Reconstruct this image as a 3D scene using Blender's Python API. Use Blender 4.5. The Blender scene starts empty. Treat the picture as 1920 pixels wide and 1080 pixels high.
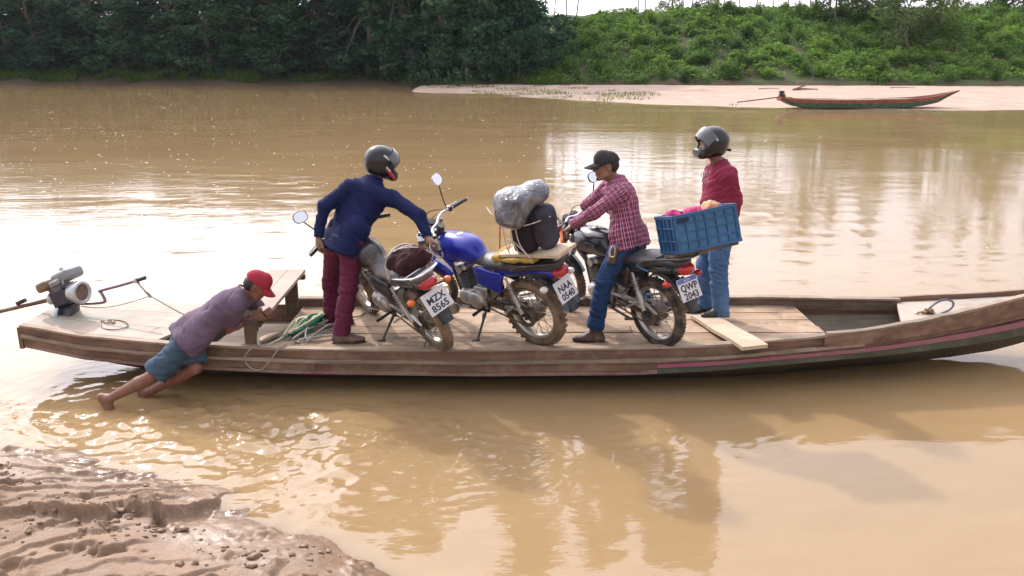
import bpy, bmesh, math, random
import numpy as np
from mathutils import Vector, Matrix, Euler
from math import sin, cos, pi, radians, sqrt

SC = bpy.context.scene
COL = SC.collection

# ------------------------------------------------------------------ camera, sky, sun, exposure
CAM_H = 2.75
PITCH = math.atan(443 / 1600.0)
cam_d = bpy.data.cameras.new('camera')
cam_d.sensor_width = 36.0
cam_d.lens = 1600 / 1920 * 36
cam_d.clip_start = 0.05
cam_d.clip_end = 3000
cam = bpy.data.objects.new('camera', cam_d)
COL.objects.link(cam)
cam.location = (0, 0, CAM_H)
cam.rotation_euler = (pi / 2 - PITCH, 0, 0)
SC.camera = cam

SUN_AZ, SUN_EL = radians(-33), radians(40)
world = bpy.data.worlds.new('World')
SC.world = world
world.use_nodes = True
wn = world.node_tree
bg = wn.nodes['Background']
sky = wn.nodes.new('ShaderNodeTexSky')
sky.sky_type = 'NISHITA'
sky.sun_disc = False
sky.sun_elevation = SUN_EL
sky.sun_rotation = SUN_AZ
sky.air_density = 1.0
sky.dust_density = 5.0
sky.ozone_density = 1.0
hz = wn.nodes.new('ShaderNodeMix'); hz.data_type = 'RGBA'      # thin high overcast: white veil over the blue
hz.inputs[0].default_value = 0.62
hz.inputs[7].default_value = (16.6, 16.5, 18.0, 1)
wn.links.new(sky.outputs[0], hz.inputs[6])
tc = wn.nodes.new('ShaderNodeTexCoord')                            # hazy air scatters sunlight forward: broad aureole round the sun
dt = wn.nodes.new('ShaderNodeVectorMath'); dt.operation = 'DOT_PRODUCT'
dt.inputs[1].default_value = (sin(SUN_AZ) * cos(SUN_EL), cos(SUN_AZ) * cos(SUN_EL), sin(SUN_EL))
wn.links.new(tc.outputs['Generated'], dt.inputs[0])
mx = wn.nodes.new('ShaderNodeMath'); mx.operation = 'MAXIMUM'; mx.inputs[1].default_value = 0.0
wn.links.new(dt.outputs['Value'], mx.inputs[0])
pw = wn.nodes.new('ShaderNodeMath'); pw.operation = 'POWER'; pw.inputs[1].default_value = 2.4
wn.links.new(mx.outputs[0], pw.inputs[0])
gl = wn.nodes.new('ShaderNodeVectorMath'); gl.operation = 'SCALE'; gl.inputs[0].default_value = (31.0, 30.0, 33.0)
wn.links.new(pw.outputs[0], gl.inputs['Scale'])
ad = wn.nodes.new('ShaderNodeVectorMath'); ad.operation = 'ADD'
wn.links.new(hz.outputs[2], ad.inputs[0]); wn.links.new(gl.outputs[0], ad.inputs[1])
wn.links.new(ad.outputs[0], bg.inputs[0])
bg.inputs[1].default_value = 0.085

sun_d = bpy.data.lights.new('sun', 'SUN')
sun_d.energy = 2.8
sun_d.angle = radians(1.5)
sun_d.color = (1.0, 0.93, 0.83)
sun = bpy.data.objects.new('sun', sun_d)
COL.objects.link(sun)
SDIR = Vector((sin(SUN_AZ) * cos(SUN_EL), cos(SUN_AZ) * cos(SUN_EL), sin(SUN_EL)))
sun.rotation_euler = SDIR.to_track_quat('Z', 'Y').to_euler()
sun.location = SDIR * 60
vs = SC.view_settings
vs.view_transform = 'Standard'
vs.look = 'None'
vs.exposure = 0.02
vs.gamma = 1.0
vs.use_curve_mapping = False
SC.cycles.max_bounces = 6
SC.cycles.sample_clamp_indirect = 6
SC.cycles.use_denoising = True

# ------------------------------------------------------------------ helpers
_c, _s = cos(PITCH), sin(PITCH)
def _ray(px, py):
    x, u = (px - 960) / 1600.0, -(py - 540) / 1600.0
    return x, _c + u * _s, -_s + u * _c
def G(px, py, z=0.0):
    x, y, w = _ray(px, py); t = (z - CAM_H) / w
    return Vector((x * t, y * t, z))
def P(px, py, Y):
    x, y, w = _ray(px, py); t = Y / y
    return Vector((x * t, Y, CAM_H + w * t))
def V(*a): return Vector(a)
def lerp(a, b, t): return a + (b - a) * t
def interp(x, xs, ys): return float(np.interp(x, xs, ys))

def tag(o, label=None, cat=None, group=None, kind=None):
    if label: o['label'] = label
    if cat: o['category'] = cat
    if group: o['group'] = group
    if kind: o['kind'] = kind
    return o
def empty(name, loc=(0, 0, 0), rot=None):
    o = bpy.data.objects.new(name, None); COL.objects.link(o)
    o.empty_display_size = 0.1; o.location = loc
    if rot is not None: o.rotation_euler = rot
    return o
def link(name, me, parent=None):
    o = bpy.data.objects.new(name, me); COL.objects.link(o)
    if parent is not None: o.parent = parent
    return o
def copy_tree(o, parent=None):
    c = o.copy(); COL.objects.link(c); c.parent = parent
    for ch in list(o.children): copy_tree(ch, c)
    return c
def mesh_np(name, v, f, mat, smooth=True, parent=None, org=None):
    me = bpy.data.meshes.new(name)
    v = np.asarray(v, dtype=np.float64)
    if org is not None: v = v - np.array(org)
    f = np.asarray(f, dtype=np.int32)
    n, k = f.shape
    me.vertices.add(len(v)); me.vertices.foreach_set('co', v.ravel())
    me.loops.add(n * k); me.loops.foreach_set('vertex_index', f.ravel())
    me.polygons.add(n)
    me.polygons.foreach_set('loop_start', np.arange(0, n * k, k, dtype=np.int32))
    me.polygons.foreach_set('loop_total', np.full(n, k, dtype=np.int32))
    me.update(calc_edges=True)
    if smooth: me.polygons.foreach_set('use_smooth', np.ones(n, dtype=bool))
    if mat: me.materials.append(mat)
    o = link(name, me, parent)
    return o

class MB:
    """collects shapes, links them as ONE mesh object"""
    def __init__(s): s.v = []; s.f = []; s.mi = []; s.cur = 0
    def add(s, vs, fs):
        b = len(s.v); s.v += [Vector(v) for v in vs]
        for f in fs: s.f.append([i + b for i in f]); s.mi.append(s.cur)
        return s
    def box(s, c, d, R=None, bev=0.0):
        hx, hy, hz_ = d[0] / 2, d[1] / 2, d[2] / 2
        bm = bmesh.new()
        bmesh.ops.create_cube(bm, size=1)
        for v in bm.verts: v.co = Vector((v.co.x * d[0], v.co.y * d[1], v.co.z * d[2]))
        if bev > 0: bmesh.ops.bevel(bm, geom=bm.edges[:], offset=bev, segments=1, affect='EDGES')
        R = R or Matrix.Identity(3)
        c = Vector(c)
        s._bm(bm, lambda p: R @ p + c)
        return s
    def _bm(s, bm, fn):
        bm.verts.index_update()
        s.add([fn(v.co) for v in bm.verts], [[v.index for v in f.verts] for f in bm.faces])
        bm.free()
    def hexa(s, p):   # 8 points: bottom ring 0-3, top ring 4-7
        return s.add(p, [[3, 2, 1, 0], [4, 5, 6, 7], [0, 1, 5, 4], [1, 2, 6, 5], [2, 3, 7, 6], [3, 0, 4, 7]])
    def tube(s, pts, r, n=8, cap=True, closed=False):
        pts = [Vector(p) for p in pts]; m = len(pts)
        rs = r if isinstance(r, (list, tuple)) else [r] * m
        ref = None; rings = []
        for i, p in enumerate(pts):
            a = pts[(i - 1) % m] if (i > 0 or closed) else p
            b = pts[(i + 1) % m] if (i < m - 1 or closed) else p
            t = (b - a)
            if t.length < 1e-9: t = Vector((0, 0, 1))
            t.normalize()
            if ref is None:
                ref = t.orthogonal().normalized()
            ref = (ref - t * ref.dot(t))
            if ref.length < 1e-6: ref = t.orthogonal()
            ref.normalize(); q = t.cross(ref)
            rings.append([p + (ref * cos(2 * pi * k / n) + q * sin(2 * pi * k / n)) * rs[i] for k in range(n)])
        vs = [v for g in rings for v in g]; fs = []
        mm = m if closed else m - 1
        for i in range(mm):
            j = (i + 1) % m
            for k in range(n):
                l = (k + 1) % n
                fs.append([i * n + k, i * n + l, j * n + l, j * n + k])
        if cap and not closed:
            fs.append(list(range(n))[::-1]); fs.append([(m - 1) * n + k for k in range(n)])
        return s.add(vs, fs)
    def lathe(s, prof, c, axis, n=24, closed=False, arc=None):
        """prof: (radius, along) pairs about the axis through c"""
        ax = Vector(axis).normalized(); c = Vector(c)
        u = ax.orthogonal().normalized(); w = ax.cross(u)
        vs = []; m = len(prof)
        for k in range(n):
            d = u * cos(2 * pi * k / n) + w * sin(2 * pi * k / n)
            for r, h in prof: vs.append(c + d * r + ax * h)
        fs = []
        for k in range(n):
            l = (k + 1) % n
            for i in range(m if closed else m - 1):
                j = (i + 1) % m
                fs.append([k * m + i, l * m + i, l * m + j, k * m + j])
        return s.add(vs, fs)
    def disc(s, c, axis, r, th, n=20):
        return s.lathe([(0.0001, -th / 2), (r, -th / 2), (r, th / 2), (0.0001, th / 2)], c, axis, n)
    def strip(s, pts, w, th):
        """flat band: pts list, w list of width vectors, th thickness"""
        for i in range(len(pts) - 1):
            a, b = Vector(pts[i]), Vector(pts[i + 1])
            wa = Vector(w[i] if isinstance(w, list) else w); wb = Vector(w[i + 1] if isinstance(w, list) else w)
            n1 = (b - a).cross(wa).normalized() * th
            s.hexa([a - wa, a + wa, b + wb, b - wb, a - wa + n1, a + wa + n1, b + wb + n1, b - wb + n1])
        return s
    def loft(s, rings, closed=True, cap=True):
        n = len(rings[0]); vs = [v for r in rings for v in r]; fs = []
        for i in range(len(rings) - 1):
            for k in range(n if closed else n - 1):
                l = (k + 1) % n
                fs.append([i * n + k, i * n + l, (i + 1) * n + l, (i + 1) * n + k])
        if cap and closed:
            fs.append(list(range(n))[::-1]); fs.append([(len(rings) - 1) * n + k for k in range(n)])
        return s.add(vs, fs)
    def xf(s, fn): s.v = [Vector(fn(v)) for v in s.v]; return s
    def build(s, name, mat, parent=None, ang=35, org=None, flat=False):
        me = bpy.data.meshes.new(name)
        o_ = Vector(org) if org is not None else Vector((0, 0, 0))
        me.from_pydata([tuple(v - o_) for v in s.v], [], s.f)
        mats = mat if isinstance(mat, list) else [mat]
        for m_ in mats: me.materials.append(m_)
        if len(mats) > 1: me.polygons.foreach_set('material_index', s.mi)
        bm = bmesh.new(); bm.from_mesh(me)
        bmesh.ops.recalc_face_normals(bm, faces=bm.faces[:]); bm.to_mesh(me); bm.free()
        if not flat:
            me.polygons.foreach_set('use_smooth', [True] * len(me.polygons))
            me.set_sharp_from_angle(angle=radians(ang))
        me.update()
        return link(name, me, parent)

# ------------------------------------------------------------------ numpy noise
def _hash(i, j, k, seed):
    n = (i * 374761393 + j * 668265263 + k * 2147483647 + seed * 1274126177) & 0xFFFFFFFF
    n = ((n ^ (n >> 13)) * 1274126177) & 0xFFFFFFFF
    return ((n ^ (n >> 16)) & 0xFFFF) / 32767.5 - 1.0
def vnoise(p, seed=0):
    p = np.asarray(p, dtype=np.float64)
    i = np.floor(p).astype(np.int64); f = p - i; f = f * f * (3 - 2 * f)
    r = 0
    for a in (0, 1):
        wa = f[..., 0] if a else 1 - f[..., 0]
        for b in (0, 1):
            wb = f[..., 1] if b else 1 - f[..., 1]
            for c in (0, 1):
                wc = f[..., 2] if c else 1 - f[..., 2]
                r = r + wa * wb * wc * _hash(i[..., 0] + a, i[..., 1] + b, i[..., 2] + c, seed)
    return r
def fbm(p, oct=4, seed=0, gain=0.5):
    r = 0; a = 1.0; p = np.asarray(p, dtype=np.float64)
    for o in range(oct):
        r = r + a * vnoise(p * (2.03 ** o) + o * 17.3, seed + o); a *= gain
    return r
def n2(x, y, s, oct=4, seed=0):
    return fbm(np.stack([x * s, y * s, np.full_like(x, seed * 3.7)], -1), oct, seed)

# ------------------------------------------------------------------ implicit surfaces: smooth bodies meshed on a sparse grid
def _n(v): return np.array(v, dtype=np.float64)
class SDF:
    def __init__(s, k=0.02): s.p = []; s.k = k; s.warp = None
    def _add(s, fn, c, r, op, k, cuts):
        if cuts:
            base = fn; cs = [(_n(a), _n(Vector(b).normalized())) for a, b in cuts]
            def fn(q):
                d = base(q)
                for a, b in cs: d = np.maximum(d, (q - a) @ b)
                return d
        s.p.append((fn, _n(c), r, op, s.k if k is None else k)); return s
    def rc(s, a, b, ra, rb=None, side=None, q=1.0, op='u', k=None, cuts=None):
        """tapered capsule; side = wide direction, q = depth / width"""
        rb = ra if rb is None else rb
        a, b = _n(a), _n(b); ba = b - a; L2 = max(ba @ ba, 1e-12)
        dep = None
        if side is not None and q != 1.0:
            dep = np.cross(ba, _n(side)); dep = dep / max(np.linalg.norm(dep), 1e-9)
        def fn(p):
            pa = p - a
            t = np.clip(pa @ ba / L2, 0, 1)
            w = pa - t[:, None] * ba
            if dep is not None: w = w + (w @ dep)[:, None] * dep * (1 / q - 1)
            d = np.sqrt((w * w).sum(1)) - (ra + (rb - ra) * t)
            return d * min(q, 1.0) if dep is not None else d
        return s._add(fn, (a + b) / 2, sqrt(L2) / 2 + max(ra, rb) * max(1, q), op, k, cuts)
    def el(s, c, r, R=None, op='u', k=None, cuts=None):
        c = _n(c); r = _n(r); M = np.array(R) if R is not None else np.eye(3)
        def fn(p):
            l = (p - c) @ M
            k0 = np.sqrt(((l / r) ** 2).sum(1)); k1 = np.sqrt(((l / (r * r)) ** 2).sum(1))
            return k0 * (k0 - 1) / np.maximum(k1, 1e-9)
        return s._add(fn, c, r.max(), op, k, cuts)
    def bx(s, c, h, R=None, rd=0.01, op='u', k=None, cuts=None):
        c = _n(c); h = _n(h) - rd; M = np.array(R) if R is not None else np.eye(3)
        def fn(p):
            l = np.abs((p - c) @ M) - h
            return np.sqrt((np.maximum(l, 0) ** 2).sum(1)) + np.minimum(l.max(1), 0) - rd
        return s._add(fn, c, float(np.linalg.norm(h) + rd), op, k, cuts)
    def chain(s, pts, rs, side=None, q=1.0, k=None, cuts=None):
        for i in range(len(pts) - 1):
            s.rc(pts[i], pts[i + 1], rs[i], rs[i + 1], side, q, 'u', k, cuts)
        return s
    def eval(s, P_, blk=None, rad=0.0):
        d = np.full(len(P_), 1e3)
        for fn, c, r, op, k in s.p:
            m = ((P_ - c) ** 2).sum(1) < (r + rad + 3 * k) ** 2
            if not m.any(): continue
            e = fn(P_[m]); a = d[m]
            if op == 'u':
                if k > 0:
                    h = np.clip(0.5 + 0.5 * (a - e) / k, 0, 1)
                    d[m] = np.where(a > 100, e, a + (e - a) * h - k * h * (1 - h))
                else: d[m] = np.minimum(a, e)
            elif op == 's':
                if k > 0:
                    h = np.clip(0.5 - 0.5 * (a + e) / k, 0, 1)
                    d[m] = a + (-e - a) * h + k * h * (1 - h)
                else: d[m] = np.maximum(a, -e)
        return d
    def mesh(s, h):
        lo = np.min([c - r for _, c, r, op, _ in s.p if op == 'u'], axis=0) - 3 * h
        hi = np.max([c + r for _, c, r, op, _ in s.p if op == 'u'], axis=0) + 3 * h
        bs = 4 * h
        nb = np.ceil((hi - lo) / bs).astype(int)
        g = np.stack(np.meshgrid(*[np.arange(n) for n in nb], indexing='ij'), -1).reshape(-1, 3)
        cen = lo + (g + 0.5) * bs
        d = s.eval(cen, rad=bs * 2)
        g = g[np.abs(d) < bs * 1.7 + s.k * 0.5]
        o = np.stack(np.meshgrid(*[np.arange(5)] * 3, indexing='ij'), -1).reshape(-1, 3)
        N = len(g)
        ci = (g[:, None, :] * 4 + o[None]).reshape(-1, 3)
        pts = lo + ci * h
        d = np.empty(len(pts)); CH = 400000
        for i in range(0, len(pts), CH):
            q = pts[i:i + CH]
            d[i:i + CH] = s.eval(q, rad=2 * h)
            if s.warp is not None: d[i:i + CH] += s.warp(q)
        d = d.reshape(N, 5, 5, 5)
        corners = {}
        for a in (0, 1):
            for b in (0, 1):
                for c in (0, 1):
                    corners[(a, b, c)] = d[:, a:a + 4, b:b + 4, c:c + 4].reshape(-1)
        allc = np.stack(list(corners.values()), 1)
        act = (allc.min(1) < 0) & (allc.max(1) >= 0)
        cells = (g[:, None, :] * 4 + np.stack(np.meshgrid(*[np.arange(4)] * 3, indexing='ij'), -1).reshape(-1, 3)[None]).reshape(-1, 3)[act]
        cv = {k: v[act] for k, v in corners.items()}
        acc = np.zeros((len(cells), 3)); cnt = np.zeros(len(cells))
        for ax in range(3):
            for u in (0, 1):
                for w in (0, 1):
                    k0 = [0, 0, 0]; k0[(ax + 1) % 3] = u; k0[(ax + 2) % 3] = w
                    k1 = list(k0); k1[ax] = 1
                    a, b = cv[tuple(k0)], cv[tuple(k1)]
                    m = (a < 0) != (b < 0)
                    t = np.where(m, a / np.where(m, a - b, 1), 0)
                    e = np.array(k0, dtype=float)[None] + np.zeros((len(cells), 1)); e[:, ax] += t
                    acc[m] += e[m]; cnt[m] += 1
        vert = lo + (cells + acc / np.maximum(cnt, 1)[:, None]) * h
        D = nb * 4 + 8
        key = ((cells[:, 0] + 2) * D[1] + cells[:, 1] + 2) * D[2] + cells[:, 2] + 2
        order = np.argsort(key); sk = key[order]
        quads = []
        for ax in range(3):
            k1 = [0, 0, 0]; k1[ax] = 1
            a, b = cv[(0, 0, 0)], cv[tuple(k1)]
            m = np.nonzero((a < 0) != (b < 0))[0]
            off = [0, 0, 0]; off[(ax + 1) % 3] = 1; o1 = np.array(off); off = [0, 0, 0]; off[(ax + 2) % 3] = 1; o2 = np.array(off)
            idx = []
            ok = np.ones(len(m), bool)
            for dd in (0 * o1, o1, o1 + o2, o2):
                c = cells[m] - dd
                kk = ((c[:, 0] + 2) * D[1] + c[:, 1] + 2) * D[2] + c[:, 2] + 2
                p = np.clip(np.searchsorted(sk, kk), 0, len(sk) - 1)
                ok &= sk[p] == kk; idx.append(order[p])
            q = np.stack(idx, 1)
            flip = a[m] >= 0
            q[flip] = q[flip][:, ::-1]
            quads.append(q[ok])
        return vert, np.concatenate(quads)
    def build(s, name, mat, parent=None, h=0.008, org=None, xf=None):
        v, f = s.mesh(h)
        if xf is not None: v = xf(v)
        return mesh_np(name, v, f, mat, True, parent, org)

# ------------------------------------------------------------------ materials
def nt_of(name):
    m = bpy.data.materials.new(name); m.use_nodes = True
    nt = m.node_tree; b = nt.nodes['Principled BSDF']
    return m, nt, b
def N(nt, t, **kw):
    n = nt.nodes.new(t)
    for k, v in kw.items(): setattr(n, k, v)
    return n
def setin(n, **kw):
    for k, v in kw.items(): n.inputs[k.replace('_', ' ')].default_value = v
def ramp(nt, fac, stops):
    r = N(nt, 'ShaderNodeValToRGB'); e = r.color_ramp.elements
    while len(e) < len(stops): e.new(0.5)
    for i, (p, c) in enumerate(stops):
        e[i].position = p; e[i].color = tuple(c) + (1,) if len(c) == 3 else c
    if fac is not None: nt.links.new(fac, r.inputs[0])
    return r.outputs[0]
def mix(nt, fac, a, b, bt='MIX'):
    m = N(nt, 'ShaderNodeMix', data_type='RGBA', blend_type=bt)
    for i, x in ((0, fac), (6, a), (7, b)):
        if hasattr(x, 'links'): nt.links.new(x, m.inputs[i])
        elif i == 0: m.inputs[0].default_value = x
        else: m.inputs[i].default_value = tuple(x) + (1,)
    return m.outputs[2]
def noise(nt, vec, scale, detail=4, rough=0.55, dist=0.0):
    n = N(nt, 'ShaderNodeTexNoise'); setin(n, Scale=scale, Detail=detail, Roughness=rough, Distortion=dist)
    if vec is not None: nt.links.new(vec, n.inputs['Vector'])
    return n.outputs['Fac']
def coords(nt, kind='Object', scale=(1, 1, 1), rot=(0, 0, 0)):
    t = N(nt, 'ShaderNodeTexCoord'); m = N(nt, 'ShaderNodeMapping')
    m.inputs['Scale'].default_value = scale; m.inputs['Rotation'].default_value = rot
    nt.links.new(t.outputs[kind], m.inputs[0]); return m.outputs[0]
def worldpos(nt, scale=(1, 1, 1)):
    t = N(nt, 'ShaderNodeNewGeometry'); m = N(nt, 'ShaderNodeMapping')
    m.inputs['Scale'].default_value = scale
    nt.links.new(t.outputs['Position'], m.inputs[0]); return m.outputs[0]
def math_(nt, op, a, b=None, clamp=False):
    m = N(nt, 'ShaderNodeMath', operation=op, use_clamp=clamp)
    for i, x in enumerate((a, b)):
        if x is None: continue
        if hasattr(x, 'links'): nt.links.new(x, m.inputs[i])
        else: m.inputs[i].default_value = x
    return m.outputs[0]
def bump(nt, b, h, strength=0.3, dist=0.01):
    n = N(nt, 'ShaderNodeBump'); setin(n, Strength=strength, Distance=dist)
    nt.links.new(h, n.inputs['Height']); nt.links.new(n.outputs[0], b.inputs['Normal'])
_mc = {}
def mat(name, col, rough=0.5, metal=0.0, var=0.25, scale=12, bmp=0.15, bscale=None, dirt=None, dirt_amt=0.5, dscale=5, coat=0.0, spec=0.5, sheen=0.0, bdist=0.004):
    """plain surface with noise colour variation, fine relief and optional dirt"""
    if name in _mc: return _mc[name]
    m, nt, b = nt_of(name)
    co = coords(nt)
    nz = noise(nt, co, scale)
    lo = tuple(c * (1 - var) for c in col); hi = tuple(min(1, c * (1 + var)) for c in col)
    c = ramp(nt, nz, [(0.3, lo), (0.7, hi)])
    setin(b, Roughness=rough, Metallic=metal)
    b.inputs['Specular IOR Level'].default_value = spec
    if dirt:
        dn = ramp(nt, noise(nt, co, dscale, 6, 0.65), [(0.70 - dirt_amt * 0.50, (0, 0, 0)), (0.92 - dirt_amt * 0.50, (1, 1, 1))])
        c = mix(nt, dn, c, dirt)
        r = math_(nt, 'MAXIMUM', math_(nt, 'MULTIPLY', dn, 0.85), rough); nt.links.new(r, b.inputs['Roughness'])
        if metal > 0: nt.links.new(math_(nt, 'MULTIPLY', math_(nt, 'SUBTRACT', 1.0, dn), metal), b.inputs['Metallic'])
    nt.links.new(c, b.inputs['Base Color'])
    if coat: b.inputs['Coat Weight'].default_value = coat; b.inputs['Coat Roughness'].default_value = 0.08
    if sheen and False: b.inputs['Sheen Weight'].default_value = sheen
    if bmp: bump(nt, b, noise(nt, co, bscale or scale * 6, 3), bmp, bdist)
    _mc[name] = m; return m
def wood(name, c1, c2, dust=None, dust_amt=0.5, rough=0.8, grain=(1.5, 22, 22), paint=None, bmp=0.4, stain=None):
    if name in _mc: return _mc[name]
    m, nt, b = nt_of(name)
    oi = N(nt, 'ShaderNodeObjectInfo')
    add = N(nt, 'ShaderNodeVectorMath', operation='ADD')
    nt.links.new(worldpos(nt), add.inputs[0])
    sc_ = N(nt, 'ShaderNodeVectorMath', operation='SCALE'); sc_.inputs['Scale'].default_value = 13.0
    cx = N(nt, 'ShaderNodeCombineXYZ')
    for i in range(3): nt.links.new(oi.outputs['Random'], cx.inputs[i])
    nt.links.new(cx.outputs[0], sc_.inputs[0]); nt.links.new(sc_.outputs[0], add.inputs[1])
    mp = N(nt, 'ShaderNodeMapping'); mp.inputs['Scale'].default_value = grain; nt.links.new(add.outputs[0], mp.inputs[0])
    g = noise(nt, mp.outputs[0], 1.0, 6, 0.65, 0.4)
    c = ramp(nt, g, [(0.28, c1), (0.72, c2)])
    big = noise(nt, add.outputs[0], 1.6, 4, 0.6)
    tint = mix(nt, 1.0, c, ramp(nt, oi.outputs['Random'], [(0, (0.8, 0.8, 0.8)), (1, (1.12, 1.1, 1.08))]), 'MULTIPLY')
    if paint:
        pn = ramp(nt, noise(nt, add.outputs[0], 4.0, 7, 0.75), [(paint[1], (1, 1, 1)), (paint[1] + 0.12, (0, 0, 0))])
        tint = mix(nt, pn, tint, paint[0])
    if dust:
        dn = ramp(nt, math_(nt, 'ADD', math_(nt, 'MULTIPLY', big, 0.7), math_(nt, 'MULTIPLY', noise(nt, add.outputs[0], 9, 5, 0.7), 0.3)),
                  [(0.62 - dust_amt * 0.45, (0, 0, 0)), (0.8 - dust_amt * 0.35, (1, 1, 1))])
        tint = mix(nt, math_(nt, 'MULTIPLY', dn, 0.85), tint, dust)
    if stain:
        wp_ = worldpos(nt)
        s1 = ramp(nt, noise(nt, wp_, 2.6, 7, 0.72, 0.6), [(0.50, (0, 0, 0)), (0.64, (1, 1, 1))])
        s2 = ramp(nt, noise(nt, wp_, 17, 4, 0.7), [(0.62, (0, 0, 0)), (0.72, (1, 1, 1))])
        tint = mix(nt, math_(nt, 'MULTIPLY', s1, 0.62), tint, stain)
        tint = mix(nt, math_(nt, 'MULTIPLY', s2, 0.5), tint, stain)
    nt.links.new(tint, b.inputs['Base Color'])
    setin(b, Roughness=rough)
    bump(nt, b, g, bmp, 0.006)
    _mc[name] = m; return m
# ------------------------------------------------------------------ water
def smooth01(t): t = np.clip(t, 0, 1); return t * t * (3 - 2 * t)

def mud_height(x, y):
    """near mud shore: ledges rise towards the camera's left, slide under the water on the far side"""
    # distance inland from the shoreline
    sx = np.array([-30, -9, -5.0, -3.8, -3.1, -2.6, -2.0, -1.5, -1.08, -0.75, -0.45, -0.2, 0.3, 1.5, 4, 30])
    sy = np.array([8.2, 6.8, 6.0, 5.74, 5.40, 5.10, 4.80, 4.60, 4.36, 3.95, 3.7, 3.4, 3.1, 2.8, 2.6, 2.4])
    wob = n2(x, y, 1.6, 4, 5) * 0.16
    d = np.interp(x, sx, sy) - y + wob
    base = np.where(d > 0, 0.10 * (1 - np.exp(-d * 1.2)) + d * 0.035, np.maximum(d * 0.10, -1.6))
    # sawtooth ledges, steep face towards the camera
    a = radians(24)
    u = y * cos(a) - x * sin(a)
    v = y * sin(a) + x * cos(a)
    ph = u * 1.55 + n2(x, y, 0.9, 4, 9) * 0.55 + n2(x, y, 4.5, 4, 4) * 0.13 + n2(x, y, 15, 3, 6) * 0.035
    fr = ph - np.floor(ph)
    hsh = _hash(np.floor(ph).astype(np.int64), np.zeros_like(x, dtype=np.int64), np.zeros_like(x, dtype=np.int64), 3)
    run = smooth01((n2(v, np.floor(ph) * 3.1, 0.75, 2, 21) + 0.35 + hsh * 0.3) * 1.8)
    saw = smooth01(fr / 0.055) * (1 - np.clip((fr - 0.055) / 0.945, 0, 1) ** 0.8) * (0.042 + 0.036 * (hsh + 1)) * run
    ph2 = u * 4.3 + n2(x, y, 1.7, 4, 14) * 0.9
    f2 = ph2 - np.floor(ph2)
    saw2 = smooth01(f2 / 0.09) * (1 - np.clip((f2 - 0.09) / 0.91, 0, 1)) * 0.024 * smooth01(n2(x, y, 1.1, 3, 33) * 2 + 0.4)
    inl = smooth01((d + 0.45) / 0.6)
    pits = smooth01((n2(x, y, 3.4, 4, 41) - 0.50) * 5) * 0.06
    crumb = np.exp(-((fr - 0.02) / 0.10) ** 2) * run * np.maximum(n2(x, y, 13, 4, 57), 0) * 0.030
    lumps = crumb + np.maximum(n2(x, y, 7.0, 4, 51) - 0.45, 0) * 0.06 + n2(x, y, 18.0, 4, 61) * 0.0035 * (0.4 + np.maximum(n2(x, y, 1.4, 2, 65), 0) * 2)
    return base + inl * (saw + saw2 - pits * (d > 0.3) + lumps)

def water_wave(x, y):
    h = np.zeros_like(x)
    rng = np.random.RandomState(4)
    # gentle river chop, wave fronts mostly across the view
    amp0 = smooth01((y - 4.5) / 4) * 0.25 + 0.4
    for i in range(26):
        wl = 0.16 * 1.17 ** (i % 13) ; th = pi / 2 + rng.normal(0, 0.75)
        k = 2 * pi / wl; ph = rng.uniform(0, 6.28)
        mod = 0.5 + 0.5 * np.sin(x * rng.uniform(0.3, 1.3) + y * rng.uniform(0.3, 1.3) + rng.uniform(0, 6))
        h += 0.0019 * wl ** 0.9 * np.sin(k * (x * cos(th) + y * sin(th)) + ph + n2(x, y, 0.8, 2, i) * 1.5) * mod * amp0
    # stirred patch round the wading man and along the stern
    near = np.exp(-(((x + 2.5) / 1.5) ** 2 + ((y - 6.0) / 0.7) ** 2)) + 0.5 * np.exp(-(((x + 1.2) / 0.8) ** 2 + ((y - 5.3) / 0.8) ** 2))
    ch = n2(x, y, 6.0, 4, 71) * 0.011 + n2(x * 0.8 + y * 0.6, y, 14.0, 3, 73) * 0.0045
    h += ch * near * 1.9 + (np.abs(n2(x, y, 16.0, 3, 77)) - .3) * near * 0.012
    # rings spreading from feet and hull
    for cx, cy, wl, r0, A in ((-3.0, 6.5, 0.17, 0.9, 0.006), (-3.2, 6.25, 0.13, 0.7, 0.005), (0.35, 6.7, 0.15, 1.1, 0.0036), (-0.5, 6.6, 0.12, 1.3, 0.0030), (1.0, 6.6, 0.13, 1.2, 0.0028)):
        r = np.sqrt((x - cx) ** 2 + (y - cy) ** 2) + n2(x, y, 1.3, 3, 80) * 0.12
        h += A * np.sin(2 * pi * r / wl) * np.exp(-((r - r0) / 0.42) ** 2) * (0.45 + 0.55 * n2(x, y, 2.0, 3, 90))
    return h * np.clip(1 - (y - 16) / 12, 0, 1) * np.clip(1 - (np.abs(x) - 6) / 3, 0, 1)

def axis_lines(segs):
    out = []
    for a, b, n in segs: out += list(np.linspace(a, b, n, endpoint=False))
    out.append(segs[-1][1]); return np.array(out)
def grid_mesh(name, xs, ys, hf, m, ang=None):
    X, Y = np.meshgrid(xs, ys)
    Z = hf(X, Y)
    v = np.stack([X, Y, Z], -1).reshape(-1, 3)
    nx, ny = len(xs), len(ys)
    i = np.arange((ny - 1) * (nx - 1)); r = i // (nx - 1); c = i % (nx - 1); a = r * nx + c
    return mesh_np(name, v, np.stack([a, a + 1, a + nx + 1, a + nx], 1), m)

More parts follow.
